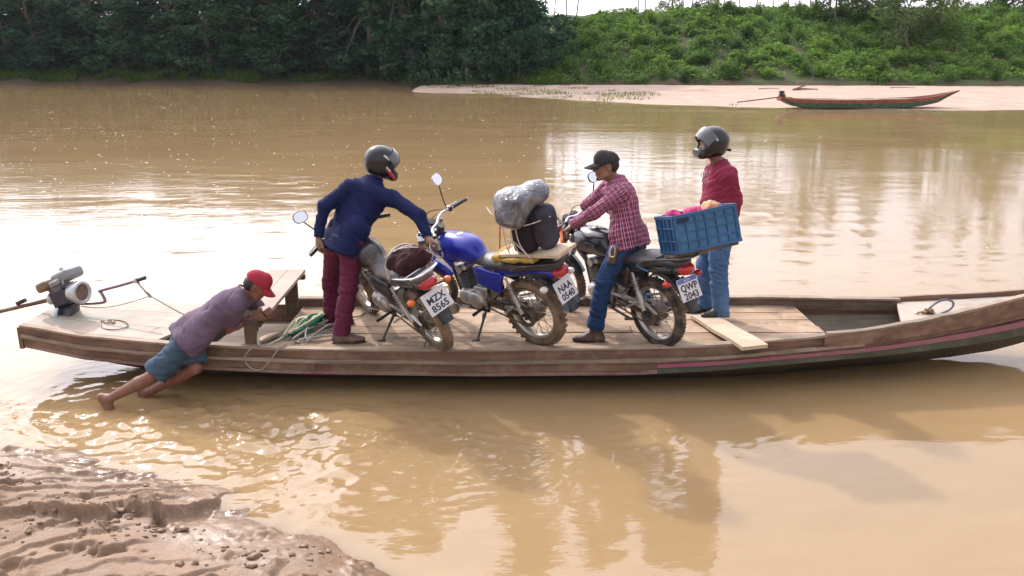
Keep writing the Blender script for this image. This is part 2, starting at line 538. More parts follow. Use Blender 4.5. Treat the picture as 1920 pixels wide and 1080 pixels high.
mw, nt, b = nt_of('muddy_water')
wp = worldpos(nt)
cn = noise(nt, worldpos(nt, (0.25, 0.5, 1)), 1.0, 4)
wc = ramp(nt, cn, [(0.3, (0.285, 0.188, 0.092)), (0.7, (0.338, 0.228, 0.115))])
fl = ramp(nt, noise(nt, worldpos(nt, (1.0, 2.2, 1)), 3.0, 5, 0.7), [(0.70, (0, 0, 0)), (0.80, (1, 1, 1))])
nt.links.new(wc, b.inputs['Base Color'])
setin(b, Roughness=0.06, IOR=1.42)
b.subsurface_method = 'BURLEY'
b.inputs['Subsurface Weight'].default_value = 0.75; b.inputs['Subsurface Radius'].default_value = (0.30, 0.22, 0.12); b.inputs['Subsurface Scale'].default_value = 1.0   # silt-laden: light spreads under the surface
h1 = noise(nt, worldpos(nt, (1.0, 2.6, 1)), 2.2, 3, 0.55, 0.3)
h2 = noise(nt, worldpos(nt, (1.0, 1.8, 1)), 11.0, 2, 0.5, 0.2)
h3 = noise(nt, worldpos(nt, (0.35, 1.0, 1)), 0.7, 3, 0.5, 0.5)
calm = ramp(nt, noise(nt, worldpos(nt, (0.10, 0.28, 1)), 1.0, 3, 0.5, 0.6), [(0.35, (0.12, 0.12, 0.12)), (0.68, (1, 1, 1))])
hs = math_(nt, 'ADD', math_(nt, 'MULTIPLY', h1, 0.6), math_(nt, 'ADD', math_(nt, 'MULTIPLY', h2, 0.10), math_(nt, 'MULTIPLY', h3, 0.7)))
hs = math_(nt, 'MULTIPLY', hs, calm)
bump(nt, b, hs, 0.17, 0.06)
WATER = mw
wx = axis_lines([(-260, -60, 12), (-60, -12, 30), (-12, -6, 80), (-6, 5.6, 430), (5.6, 12, 80), (12, 60, 30), (60, 260, 13)])
wy = axis_lines([(2.0, 3.6, 20), (3.6, 8.6, 210), (8.6, 12, 80), (12, 30, 120), (30, 90, 60)])
water = grid_mesh('water', wx, wy, water_wave, WATER)
tag(water, kind='structure')

# ------------------------------------------------------------------ mud shore
mm, nt, b = nt_of('wet_mud')
wp = worldpos(nt)
sep = N(nt, 'ShaderNodeSeparateXYZ'); nt.links.new(wp, sep.inputs[0])
nz1 = noise(nt, wp, 3.5, 6, 0.62); nz2 = noise(nt, wp, 40, 4, 0.6)
c = ramp(nt, nz1, [(0.30, (0.135, 0.080, 0.046)), (0.52, (0.225, 0.142, 0.090)), (0.72, (0.285, 0.188, 0.125))])
c = mix(nt, 0.35, c, ramp(nt, nz2, [(0.3, (0.15, 0.09, 0.052)), (0.7, (0.36, 0.24, 0.16))]))
nt.links.new(c, b.inputs['Base Color'])
wet = math_(nt, 'ADD', math_(nt, 'MULTIPLY', sep.outputs[2], 2.6), math_(nt, 'MULTIPLY', nz1, 0.5))
nt.links.new(ramp(nt, wet, [(0.22, (0.14, 0.14, 0.14)), (0.56, (0.8, 0.8, 0.8))]), b.inputs['Roughness'])
b.inputs['Specular IOR Level'].default_value = 0.45
bump(nt, b, math_(nt, 'ADD', nz2, math_(nt, 'MULTIPLY', noise(nt, wp, 130, 3, 0.6), 0.5)), 0.3, 0.010)
mud = grid_mesh('mud_bank', axis_lines([(-60, -8, 30), (-8, -4.6, 60), (-4.6, 0.6, 440), (0.6, 4, 60), (4, 60, 30)]),
                axis_lines([(-60, -4, 20), (-4, 3.2, 60), (3.2, 6.4, 280), (6.4, 9, 40)]), mud_height, mm)
tag(mud, kind='structure')

# ------------------------------------------------------------------ far bank: terrain, sand bar
SH_X = [-300, -60, -25, -12, -5, 0, 8, 20, 40, 80, 300]
SH_Y = [90, 76, 74, 72.5, 69.5, 68.5, 67.5, 66, 65, 64, 60]
def bank_height(x, y):
    sy = np.interp(x, SH_X, SH_Y) + n2(x, np.zeros_like(x), 0.35, 3, 7) * 0.6
    d = y - sy
    rt = smooth01((x - 2) / 7)                      # the open slope on the right, forest floor on the left
    left = np.interp(d, [-20, -1.5, 0, 1.2, 5, 12, 40, 300], [-2.5, -0.5, 0.0, 0.45, 1.7, 3.2, 7.0, 9])
    right = np.interp(d, [-20, -1.5, 0, 0.6, 4, 10, 17, 21, 60, 300], [-2.5, -0.5, 0.05, 0.55, 1.5, 3.9, 6.0, 6.45, 7.2, 9])
    return left * (1 - rt) + right * rt + smooth01((d - 0.5) / 3) * n2(x, y, 0.22, 4, 17) * 0.45
mt, nt, b = nt_of('bank_soil')
wp = worldpos(nt)
sep = N(nt, 'ShaderNodeSeparateXYZ'); nt.links.new(wp, sep.inputs[0])
c = ramp(nt, noise(nt, wp, 0.9, 6, 0.65), [(0.35, (0.055, 0.05, 0.025)), (0.5, (0.10, 0.065, 0.04)), (0.68, (0.17, 0.10, 0.065))])
gr = ramp(nt, noise(nt, wp, 0.6, 6, 0.7), [(0.42, (0, 0, 0)), (0.55, (1, 1, 1))])
c = mix(nt, gr, c, (0.05, 0.085, 0.02))
soil = ramp(nt, math_(nt, 'ADD', sep.outputs[2], math_(nt, 'MULTIPLY', noise(nt, wp, 1.2, 4), 0.7)), [(0.45, (1, 1, 1)), (0.95, (0, 0, 0))])
c = mix(nt, soil, c, (0.13, 0.085, 0.05))
nt.links.new(c, b.inputs['Base Color']); setin(b, Roughness=0.95)
bump(nt, b, noise(nt, wp, 5, 5, 0.7), 0.8, 0.15)
terr = grid_mesh('far_bank', axis_lines([(-300, -70, 24), (-70, 70, 240), (70, 300, 24)]), axis_lines([(56, 64, 10), (64, 90, 110), (90, 150, 24), (150, 420, 12)]), bank_height, mt)
tag(terr, kind='structure')

# sand bar: front edge given by its waterline in plan
SB_X = [-8.2, -6.0, -3.0, 1.5, 5.5, 8.5, 12, 16, 20, 30, 60, 120]
SB_Y = [63.5, 60.5, 57.8, 53.5, 49.5, 46.5, 44.2, 43.2, 42.7, 42.2, 41, 40]
def sand_height(x, y):
    fy = np.interp(x, SB_X, SB_Y) + n2(x, y, 0.5, 3, 3) * 0.5 + 0.25
    by = np.interp(x, SH_X, SH_Y) + 1.0
    d = y - fy; e = by - y
    h = 0.30 * (1 - np.exp(-np.maximum(d, 0) * 0.16)) + 0.03 * n2(x, y, 0.8, 4, 2) * smooth01(d / 2) + np.minimum(d, 0) * 0.08
    dip = np.exp(-((x - 1) / 8.0) ** 2) * np.exp(-((y - 58.5) / 3.0) ** 2) * 0.12 * smooth01(d)
    w = smooth01((x + 8.5) / 1.5)
    return np.where(w > 0, h - dip - (1 - w) * 0.6, -0.6) - smooth01((1.0 - e) / 1.0) * 0.4
ms, nt, b = nt_of('pale_sand')
wp = worldpos(nt)
c = ramp(nt, noise(nt, worldpos(nt, (1, 0.6, 1)), 0.8, 6, 0.62), [(0.3, (0.38, 0.265, 0.20)), (0.7, (0.49, 0.36, 0.285))])
c = mix(nt, ramp(nt, noise(nt, wp, 7, 5, 0.7), [(0.60, (0, 0, 0)), (0.75, (1, 1, 1))]), c, (0.30, 0.2, 0.15))
nt.links.new(c, b.inputs['Base Color']); setin(b, Roughness=0.9)
bump(nt, b, noise(nt, wp, 6, 5, 0.65), 0.5, 0.05)
sand = grid_mesh('sandbank', axis_lines([(-10, 40, 200), (40, 120, 30)]), axis_lines([(39, 69, 130)]), sand_height, ms)
tag(sand, kind='structure')
def ground_z(x, y):
    a = np.array([[float(x)]]); c_ = np.array([[float(y)]])
    z = float(bank_height(a, c_)[0, 0])
    return max(z, float(sand_height(a, c_)[0, 0])) if -8 < x < 110 else z

# foam flecks drifting on the river
rg = np.random.RandomState(21); fv = []; ff_ = []
for i in range(1500):
    u = rg.uniform(0, 1); y = 9.5 * (62 / 9.5) ** u; x = rg.uniform(-0.62, 0.12) * y if rg.uniform() < .82 else rg.uniform(-0.6, 0.62) * y
    if rg.uniform() > 0.35 + 0.65 * (n2(np.array([x]), np.array([y]), 0.25, 3, 5)[0] + .4): continue
    if y < 11.5 and rg.uniform() < .6: continue
    r = rg.choice([.4, .4, .5, .7, 1.0]) * rg.uniform(0.012, 0.026) * (1 + y / 24); b0 = len(fv); k = 7
    fv.append((x, y, 0.010))
    for q in range(k):
        a = 2 * pi * q / k; rr = r * rg.uniform(.7, 1.25); fv.append((x + rr * cos(a) * 1.25, y + rr * sin(a), -0.004))
    ff_ += [(b0, b0 + 1 + q, b0 + 1 + (q + 1) % k) for q in range(k)]
FOAM = mat('foam_bubbles', (.58, .52, .44), .7, var=.1, bmp=0)
fo = mesh_np('foam', fv, ff_, FOAM); tag(fo, 'small white foam flecks drifting on the brown river', 'foam', kind='stuff')

# crumbled clods lying on the mud
rg = np.random.RandomState(8); cv = []; cf = []
bm_ = bmesh.new(); bmesh.ops.create_icosphere(bm_, subdivisions=2, radius=1.0); iv = np.array([v.co[:] for v in bm_.verts]); bm_.verts.index_update(); fi = [[v.index for v in f.verts] for f in bm_.faces]; bm_.free()
cen = [(-3.3, 4.9), (-2.75, 4.62), (-2.3, 4.35), (-2.0, 4.5), (-1.6, 4.15), (-2.9, 4.25), (-1.1, 4.15), (-3.5, 5.2), (-2.35, 4.75)]
for i in range(230):
    cx_, cy_ = cen[rg.randint(len(cen))]; x, y = cx_ + rg.normal(0, .16), cy_ + rg.normal(0, .09)
    z = float(mud_height(np.array([[x]]), np.array([[y]]))[0, 0])
    if z < 0.015: continue
    r = rg.choice([.005, .007, .009, .012, .017, .024], p=[.3, .25, .2, .15, .07, .03])
    d = 1 + .6 * fbm(iv * 2.0 + i * 3.1, 3, i)
    vv = iv * d[:, None] * r * np.array([rg.uniform(.9, 1.7), rg.uniform(.8, 1.3), rg.uniform(.6, .9)]) + np.array([x, y, z + r * .25])
    b0 = len(cv); cv += [tuple(q) for q in vv]; cf += [[b0 + k for k in f] for f in fi]
cl_ = mesh_np('mud_clods', cv, cf, mm); tag(cl_, 'crumbled lumps of mud scattered on the near shore', 'mud', kind='stuff')
# ------------------------------------------------------------------ vegetation
def leaf_mat(name, cols, trans=0.25, rough=0.65):
    m, nt, b = nt_of(name)
    at = N(nt, 'ShaderNodeAttribute', attribute_name='rnd_light')
    oi = N(nt, 'ShaderNodeObjectInfo')
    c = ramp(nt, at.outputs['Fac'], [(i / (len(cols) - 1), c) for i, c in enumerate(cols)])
    c = mix(nt, 1.0, c, ramp(nt, oi.outputs['Random'], [(0, (0.72, 0.78, 0.75)), (0.5, (1, 1, 1)), (1, (1.25, 1.15, 0.95))]), 'MULTIPLY')
    big = noise(nt, worldpos(nt), 0.22, 4, 0.6)
    c = mix(nt, 1.0, c, ramp(nt, big, [(0.3, (0.7, 0.75, 0.8)), (0.7, (1.2, 1.2, 1.0))]), 'MULTIPLY')
    nt.links.new(c, b.inputs['Base Color']); setin(b, Roughness=rough)
    b.inputs['Specular IOR Level'].default_value = 0.12
    tr = N(nt, 'ShaderNodeBsdfTranslucent'); nt.links.new(c, tr.inputs[0])
    ms_ = N(nt, 'ShaderNodeMixShader'); ms_.inputs[0].default_value = trans
    nt.links.new(b.outputs[0], ms_.inputs[1]); nt.links.new(tr.outputs[0], ms_.inputs[2])
    nt.links.new(ms_.outputs[0], nt.nodes['Material Output'].inputs['Surface'])
    return m
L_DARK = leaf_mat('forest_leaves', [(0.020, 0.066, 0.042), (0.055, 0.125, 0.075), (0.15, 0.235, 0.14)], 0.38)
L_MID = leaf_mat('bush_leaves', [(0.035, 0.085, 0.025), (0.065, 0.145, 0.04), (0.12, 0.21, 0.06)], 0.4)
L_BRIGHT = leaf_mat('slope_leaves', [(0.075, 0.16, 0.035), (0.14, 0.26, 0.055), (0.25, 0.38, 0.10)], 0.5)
L_GRASS = leaf_mat('grass_blades', [(0.06, 0.13, 0.02), (0.12, 0.20, 0.04), (0.22, 0.27, 0.07)], 0.35)
L_OLIVE = leaf_mat('olive_leaves', [(0.08, 0.125, 0.04), (0.14, 0.19, 0.065), (0.22, 0.27, 0.11)], 0.35)
BARK = mat('bark', (0.16, 0.13, 0.10), 0.9, var=0.4, scale=4, bmp=0.4, bdist=0.03)
PALE_BARK = mat('pale_bark', (0.27, 0.23, 0.19), 0.9, var=0.35, scale=3, bmp=0.3, bdist=0.03)

def leaves(c, sz, rng, up=0.5, upright=False, narrow=0.55):
    """one folded leaf (two quads sharing the midrib -> 1 quad + 1 quad) per centre"""
    n = len(c)
    if upright:
        a = rng.normal(0, 0.33, (n, 3)); a[:, 2] = 1.0
    else:
        a = rng.normal(0, 1, (n, 3)); a[:, 2] *= 0.55
    a /= np.linalg.norm(a, axis=1)[:, None]
    r = rng.normal(0, 1, (n, 3)); r[:, 2] += up
    w = np.cross(a, r); w /= np.maximum(np.linalg.norm(w, axis=1), 1e-6)[:, None]
    nn = np.cross(w, a)
    s = (sz * rng.uniform(0.6, 1.4, n))[:, None]
    p0 = c - a * s * 0.5; p1 = c + w * s * narrow * 0.5 + nn * s * 0.10; p2 = c + a * s * 0.55; p3 = c - w * s * narrow * 0.5 + nn * s * 0.10
    v = np.stack([p0, p1, p2, p3], 1).reshape(-1, 3)
    f = np.arange(4 * n).reshape(-1, 4)
    return v, f
def leaf_obj(name, cs, sz, m, rng, parent=None, up=0.5, upright=False, narrow=0.55, val=None):
    v, f = leaves(cs, sz, rng, up, upright, narrow)
    o = mesh_np(name, v, f, m, False, parent)
    at = o.data.attributes.new('rnd_light', 'FLOAT', 'FACE')
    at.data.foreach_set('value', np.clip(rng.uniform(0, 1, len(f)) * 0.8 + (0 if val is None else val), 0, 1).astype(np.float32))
    return o
def shell(n, c, r, rng, inner=0.55):
    d = rng.normal(0, 1, (n, 3)); d /= np.linalg.norm(d, axis=1)[:, None]
    return np.array(c) + d * (rng.uniform(inner, 1.0, n) ** 0.6)[:, None] * np.array(r)

def tree_mesh(seed, H, spread, low, nblob, nleaf, lsz, leafm, barkm, trunk_r, blob_r=(0.9, 1.7)):
    rng = np.random.RandomState(seed)
    t = MB()
    top = V(rng.normal(0, 0.06) * H, rng.normal(0, 0.06) * H, H * 0.8)
    mid = V(rng.normal(0, 0.05) * H, rng.normal(0, 0.05) * H, H * 0.4)
    t.tube([V(0, 0, -0.6), V(0, 0, 0.2), mid, top], [trunk_r * 1.3, trunk_r, trunk_r * 0.7, trunk_r * 0.25], 7)
    pts = []; vals = []
    for i in range(nblob):
        z = lerp(low, 1.0, (i + rng.uniform(0, 1)) / nblob)
        prof = sin(pi * min(1, 0.16 + 0.84 * (1 - z))) ** 0.6 if z > 0.3 else 0.9
        th = rng.uniform(0, 2 * pi); rr = spread * prof * rng.uniform(0.35, 1.0)
        c = np.array([cos(th) * rr, sin(th) * rr, z * H])
        br = rng.uniform(*blob_r)
        if i % 3 == 0:
            s0 = mid.lerp(top, max(0, min(1, z * 1.2 - 0.5))); cc = Vector(c)
            t.tube([s0, s0.lerp(cc, 0.5) + V(0, 0, 0.3), cc], [trunk_r * 0.35, trunk_r * 0.22, trunk_r * 0.08], 5)
        k = int(nleaf / nblob)
        p = shell(k, c, (br, br, br * 0.62), rng, 0.35)
        pts.append(p); vals.append(np.clip((p[:, 2] - c[2]) / br * 0.25, -0.2, 0.3))  # leaves lighter towards each clump's top: lit foliage painted into the leaf colour
    return t, np.concatenate(pts), np.concatenate(vals), rng
def make_tree(name, label, cat, group, *a, **k):
    lm, bm_ = a[7], a[8]
    t, pts, vals, rng = tree_mesh(*a, **k)
    root = empty(name); tag(root, label, cat, group)
    t.build('trunk', bm_, root)
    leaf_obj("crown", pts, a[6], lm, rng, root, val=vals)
    return root
def place(o, x, y, s=1.0, rz=0.0, dz=-0.1, sz=None):
    o.location = (x, y, ground_z(x, y) + dz); o.scale = (s, s, sz or s); o.rotation_euler = (0, 0, rz)

R_ = random.Random(11)
GF = 'dark forest trees along the shaded far bank'
forest_label = 'dense dark green forest tree on the shaded left far bank'
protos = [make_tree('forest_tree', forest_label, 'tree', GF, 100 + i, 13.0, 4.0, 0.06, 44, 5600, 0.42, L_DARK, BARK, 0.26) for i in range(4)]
front = [(-49, 2.2, .9), (-45, 3.5, 1.0), (-41, 2.6, .85), (-37, 4, 1.05), (-33.5, 3.0, .9), (-30, 3.9, 1.0), (-26.5, 3.1, 1.0), (-23, 4.3, 1.1), (-19.5, 2.8, .95), (-16, 3.8, 1.05), (-12.5, 3.3, 1.2), (-9, 4.3, 1.5), (-5.5, 3.4, 1.35), (-2.5, 4.4, 1.15), (0.0, 6.5, .8)]
back = [(-52, 9, 1.1), (-47, 9, 1.05), (-42.5, 10, 1.1), (-38, 9, 1.0), (-33, 10, 1.1), (-28, 9.5, 1.05), (-23, 10.5, 1.15), (-18, 9.5, 1.15), (-13, 10, 1.4), (-8, 10.5, 1.55), (-4, 10, 1.4), (-0.5, 11, 1.1)]
used = 0
for i, (x, d, s) in enumerate(front + back):
    o = protos[i] if i < 4 else copy_tree(protos[R_.randrange(4)])
    y = float(np.interp(x, SH_X, SH_Y)) + d
    place(o, x + R_.uniform(-.8, .8), y, s, R_.uniform(0, 6.28), sz=s * (0.68 if x < -14.5 else 0.92))
fill = [(-54, 14, 1.0), (-48, 15, 1.0), (-42, 14, 1.0), (-36, 15, 1.0), (-30.5, 14, 1.0), (-25, 15, 1.0), (-20, 14, 1.0), (-15, 15, 1.0), (-10, 15, 1.3), (-5, 15, 1.3), (-1, 15, 1.05)]
for x, d, s in fill:
    o = copy_tree(protos[R_.randrange(4)]); place(o, x, float(np.interp(x, SH_X, SH_Y)) + d, s * 1.1, R_.uniform(0, 6.28), sz=s * .72)
# individual edge bushes hanging to the water in the middle and below the forest
GB = 'dark bushes at the foot of the forest'
pb = [make_tree('bush', 'dark green rounded bush at the foot of the shaded forest', 'bush', GB, 200 + i, 3.6, 2.0, 0.08, 16, 1500, 0.26, L_DARK, BARK, 0.07, blob_r=(0.5, 0.95)) for i in range(3)]
spots = [(-47, 1.9, .7), (-44, 2.1, .8), (-35.5, 2.2, .8), (-31.5, 2.3, .6), (-28, 2.2, .9), (-24.5, 2.4, .8), (-20.5, 2.0, .9), (-17.5, 2.3, .9), (-14.5, 1.9, 1.0), (-11.0, 1.4, .9), (-8.2, 0.8, 1.25), (-6.0, 0.6, 1.15), (-3.6, 0.4, 1.3), (-1.6, 1.0, 1.2), (0.4, 1.5, 1.0), (2.2, 2.6, 1.0), (-0.6, 3.2, 1.2), (3.4, 5.0, 1.05)]
for i, (x, d, s) in enumerate(spots):
    o = pb[i] if i < 3 else copy_tree(pb[R_.randrange(3)])
    if x > 0.2:
        pass
    place(o, x, float(np.interp(x, SH_X, SH_Y)) + d, s, R_.uniform(0, 6.28))

# shrubs on the sunlit slope
def make_shrub(seed, m, H=1.6, n=900, lsz=0.20):
    rng = np.random.RandomState(seed)
    root = empty('shrub'); st = MB()
    pts = []; vals = []
    for i in range(9):
        th = rng.uniform(0, 6.28); rr = rng.uniform(0, 0.75)
        tipz = H * rng.uniform(0.6, 1.05) * (1 - 0.25 * rr)
        tip = np.array([cos(th) * rr * 1.2, sin(th) * rr * 1.2, tipz])
        st.tube([V(cos(th) * rr * 0.3, sin(th) * rr * 0.3, -0.2), V(*(tip * 0.95))], [0.02, 0.008], 4)
        k = n // 9
        t = rng.uniform(0.12, 1.0, k)[:, None]
        p = tip * t + rng.normal(0, 1, (k, 3)) * np.array([0.26, 0.26, 0.12]) * (1.15 - 0.75 * t)
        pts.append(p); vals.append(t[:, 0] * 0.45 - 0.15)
    st.build('stem', BARK, root)
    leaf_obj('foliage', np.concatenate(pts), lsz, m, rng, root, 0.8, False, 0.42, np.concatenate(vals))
    return root
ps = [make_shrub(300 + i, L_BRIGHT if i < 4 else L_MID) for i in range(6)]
GS = 'leafy shrubs covering the sunlit far slope'
for p in ps: tag(p, 'bright green leafy shrub on the sunlit far slope behind the sandbank', 'shrub', GS)
for p in ps[4:]: tag(p, 'olive green leafy shrub on the sunlit far slope behind the sandbank', 'shrub', GS)
cnt = 0
rows = 12
for r in range(rows):
    d = 1.2 + r * 1.5
    nn = 24 if r < 8 else 20
    for k in range(nn):
        x = 4.5 + (k + R_.uniform(0.1, 0.9)) * (50.0 / nn)
        if x < 6.5 and d < 1.0 + 0: continue
        dd = d + R_.uniform(-.7, .7)
        if cnt > 285: break
        pr = R_.random()
        o = ps[cnt] if cnt < 6 else copy_tree(ps[R_.randrange(4) if pr < 0.82 else 4 + R_.randrange(2)])
        place(o, x, float(np.interp(x, SH_X, SH_Y)) + dd, R_.uniform(0.55, 1.15) * (0.75 if r == 0 else 1), R_.uniform(0, 6.28), sz=R_.uniform(0.5, 0.95))
        cnt += 1
# undergrowth and grass between them: nobody could count it
rng = np.random.RandomState(5)
def scatter(n, x0, x1, d0, d1, zlo, zhi, keep=None):
    x = rng.uniform(x0, x1, n); d = rng.uniform(d0, d1, n)
    y = np.interp(x, SH_X, SH_Y) + d
    if keep is not None:
        m_ = keep(x, y, d); x, y, d = x[m_], y[m_], d[m_]
    z = bank_height(x, y) + rng.uniform(zlo, zhi, len(x))
    return np.stack([x, y, z], 1)
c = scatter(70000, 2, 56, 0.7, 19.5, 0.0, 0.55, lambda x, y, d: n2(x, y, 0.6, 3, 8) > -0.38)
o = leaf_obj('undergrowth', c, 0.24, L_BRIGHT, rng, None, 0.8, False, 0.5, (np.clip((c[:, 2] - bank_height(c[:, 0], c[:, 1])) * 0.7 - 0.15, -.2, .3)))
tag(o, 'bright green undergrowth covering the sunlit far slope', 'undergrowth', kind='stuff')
c = scatter(16000, -52, 2.5, 1.6, 7.5, 0.0, 0.8, lambda x, y, d: n2(x, y, 0.5, 3, 12) > 0.0)
o = leaf_obj('undergrowth', c, 0.32, L_MID, rng, None, 0.8, False, 0.45)
tag(o, 'dark undergrowth in the shade below the forest', 'undergrowth', kind='stuff')
c = scatter(60000, -52, 4, 0.75, 4.2, 0.05, 0.40, lambda x, y, d: n2(x, y, 0.35, 4, 13) + 0.6 - np.abs(d - 1.9) * 0.42 > 0.0)
o = leaf_obj('grass', c, 0.34, L_GRASS, rng, None, 0.5, True, 0.16)
tag(o, 'green grass fringe on the shaded far bank above the waterline', 'grass', kind='stuff')
# grass on the sand bar
x = rng.uniform(-7, 22, 16000); y = rng.uniform(44, 66, 16000)
fy = np.interp(x, SB_X, SB_Y)
m_ = (y > fy + 0.3) & (y < np.interp(x, SH_X, SH_Y) + 0.5) & ((n2(x, y, 0.45, 4, 44) + np.where(x < 8, 0.18, -0.12) + np.where(y > 64, .3, 0) - np.abs(y - fy - 3.5) * 0.03) > 0.16) & (x + (y - 44) * .35 < 13)
x, y = x[m_], y[m_]
c = np.stack([x, y, np.maximum(sand_height(x, y), bank_height(x, y)) + 0.05], 1)
o = leaf_obj('grass', c, 0.17, L_GRASS, rng, None, 0.5, True, 0.2, 0.45)
tag(o, 'sparse yellow green grass on the sandbank tip', 'grass', kind='stuff')

# skyline: slender trees on the plateau
GT = 'slender trees on the skyline of the far slope'
pt = [make_tree('slender_tree', 'slender pale trunked tree on the skyline above the slope', 'tree', GT, 400 + i, 10.5, 1.9, 0.52, 12, 620, 0.42, L_OLIVE, PALE_BARK, 0.075, blob_r=(0.5, 0.95)) for i in range(3)]
xs_ = [3.2, 4.1, 5.2, 6.0, 11.0, 11.9, 13.6, 14.4, 15.9, 17.2, 18.0, 19.6, 20.7, 22.5, 23.8, 25.2, 26.0, 27.4, 29, 31, 36, 40, 43, 46.5, 48, 49.5, 51]
for i, x in enumerate(xs_):
    o = pt[i] if i < 3 else copy_tree(pt[R_.randrange(3)])
    place(o, x * 1.22 - 0.7, float(np.interp(x, SH_X, SH_Y)) + R_.uniform(21, 27), R_.uniform(0.7, 1.1), R_.uniform(0, 6.28), sz=R_.uniform(0.75, 1.15))
# big bushy trees at the top of the slope
GO = 'rounded olive trees at the top of the slope'
po = make_tree('bushy_tree', 'rounded olive green tree at the top right of the sunlit slope', 'tree', GO, 500, 5.6, 3.2, 0.12, 26, 2800, 0.30, L_OLIVE, BARK, 0.14, blob_r=(0.8, 1.4))
for i, (px, d, s) in enumerate([(1560, 15, 0.85), (1700, 7.5, 1.0), (1755, 10, 0.8), (1640, 15, .9), (1850, 21, .9), (1900, 21, 1.0), (1330, 21.5, .42), (1255, 21.5, .4)]):
    y = 65.5 + d; x = (px - 960) / 1600 * (y * _c) * 1.0
    o = po if i == 0 else copy_tree(po)
    place(o, x, float(np.interp(x, SH_X, SH_Y)) + d, s, i * 1.3)
    tag(o, ['rounded olive tree on the upper slope above the middle of the beached canoe', 'largest rounded olive tree low on the slope above the beached canoe bow', 'olive tree close behind the largest olive tree on the slope', 'olive tree on the upper slope just left of the largest olive tree', 'olive tree at the slope top left of the far right one', 'far right olive tree at the top of the slope', 'small olive tree on the skyline left of the beached canoe', 'smallest olive tree on the skyline, nearest the dark forest'][i])
# ------------------------------------------------------------------ ferry canoe
W_DECK = wood('deck_wood', (0.235, 0.150, 0.088), (0.43, 0.305, 0.20), dust=(0.52, 0.385, 0.27), dust_amt=0.42, rough=0.85, stain=(0.10, 0.060, 0.036))
W_SIDE = wood('side_wood', (0.085, 0.046, 0.030), (0.24, 0.142, 0.092), dust=(0.33, 0.225, 0.155), dust_amt=0.25, rough=0.75, paint=((0.19, 0.055, 0.07), 0.31))
W_RAIL = wood('rail_wood', (0.15, 0.105, 0.07), (0.36, 0.28, 0.21), dust=(0.45, 0.35, 0.26), dust_amt=0.35, rough=0.75)
W_STERN = wood('stern_wood', (0.27, 0.20, 0.15), (0.42, 0.325, 0.26), dust=(0.46, 0.355, 0.295), dust_amt=0.6, rough=0.7, grain=(1.2, 14, 14), paint=((0.24, 0.30, 0.25), 0.42))
W_HULL = wood('hull_bottom', (0.045, 0.04, 0.028), (0.13, 0.105, 0.075), dust=(0.18, 0.13, 0.09), dust_amt=0.3, rough=0.7)
W_GREEN = wood('green_hull', (0.05, 0.055, 0.035), (0.14, 0.125, 0.09), dust=(0.24, 0.18, 0.13), dust_amt=0.2, rough=0.75, paint=((0.06, 0.10, 0.06), 0.40))
W_PINK = wood('magenta_paint', (0.20, 0.075, 0.095), (0.29, 0.115, 0.135), dust=(0.27, 0.18, 0.14), dust_amt=0.45, rough=0.65, paint=((0.33, 0.085, 0.145), 0.48))
W_BROWNRED = wood('faded_red_paint', (0.13, 0.07, 0.055), (0.26, 0.15, 0.12), dust=(0.33, 0.25, 0.19), dust_amt=0.35, rough=0.7, paint=((0.24, 0.06, 0.085), 0.36))
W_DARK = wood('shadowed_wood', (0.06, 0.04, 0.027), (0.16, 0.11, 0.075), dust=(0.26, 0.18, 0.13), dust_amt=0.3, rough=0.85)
W_PLANK = wood('fresh_plank', (0.42, 0.31, 0.20), (0.60, 0.47, 0.33), dust=(0.62, 0.49, 0.36), dust_amt=0.5, rough=0.8)
W_BENCH = wood('bench_wood', (0.30, 0.22, 0.17), (0.45, 0.345, 0.275), dust=(0.5, 0.39, 0.32), dust_amt=0.5, rough=0.75)

BX = [-4.17, -3.6, -2.92, -1.76, -0.26, 1.0, 1.7, 2.3, 3.0, 3.5, 4.0, 4.5, 5.0, 5.45]
YN = [6.88, 6.77, 6.70, 6.64, 6.62, 6.62, 6.64, 6.70, 6.82, 6.94, 7.08, 7.25, 7.43, 7.62]
YF = [7.72, 7.80, 7.86, 7.93, 7.97, 7.98, 7.97, 7.96, 7.93, 7.90, 7.86, 7.80, 7.73, 7.66]
ZT = [0.508, 0.455, 0.413, 0.380, 0.383, 0.40, 0.415, 0.445, 0.475, 0.52, 0.58, 0.64, 0.705, 0.78]
ZB = [0.326, 0.25, 0.205, 0.172, 0.158, 0.17, 0.20, 0.235, 0.25, 0.26, 0.27, 0.285, 0.33, 0.42]
ZK = [0.29, 0.10, -0.02, -0.04, -0.05, -0.05, -0.05, -0.04, -0.02, 0.0, 0.03, 0.08, 0.20, 0.41]
yn = lambda x: interp(x, BX, YN); yf = lambda x: interp(x, BX, YF)
zt = lambda x: interp(x, BX, ZT); zb = lambda x: interp(x, BX, ZB); zk = lambda x: interp(x, BX, ZK)
DECK = 0.375
boat = empty('canoe', (0.0, 7.3, 0))
tag(boat, 'long weathered wooden ferry canoe carrying three motorcycles and riders', 'boat')
BO = (0.0, 7.3, 0)
def bt(mb, name, m, ang=35, parent=boat): return mb.build(name, m, parent, ang, BO)
XS = [lerp(-4.17, 5.45, i / 48) for i in range(49)]
def band(x0, x1, f, th, n=30, j=0.0, wob=0.004, seed=0):
    """a board running along the near or far side: f(x) -> (outer_bottom, outer_top) points; th = thickness vector fn"""
    rng = random.Random(seed); rings = []
    for i in range(n + 1):
        x = lerp(x0, x1, i / n); a, b = f(x); t = th(x) if callable(th) else th
        w = V(0, rng.uniform(-wob, wob) * 0.4, rng.uniform(-wob, wob))
        a = V(*a); b = V(*b) + w
        rings.append([a, b, b + t, a + t])
    return MB().loft(rings)
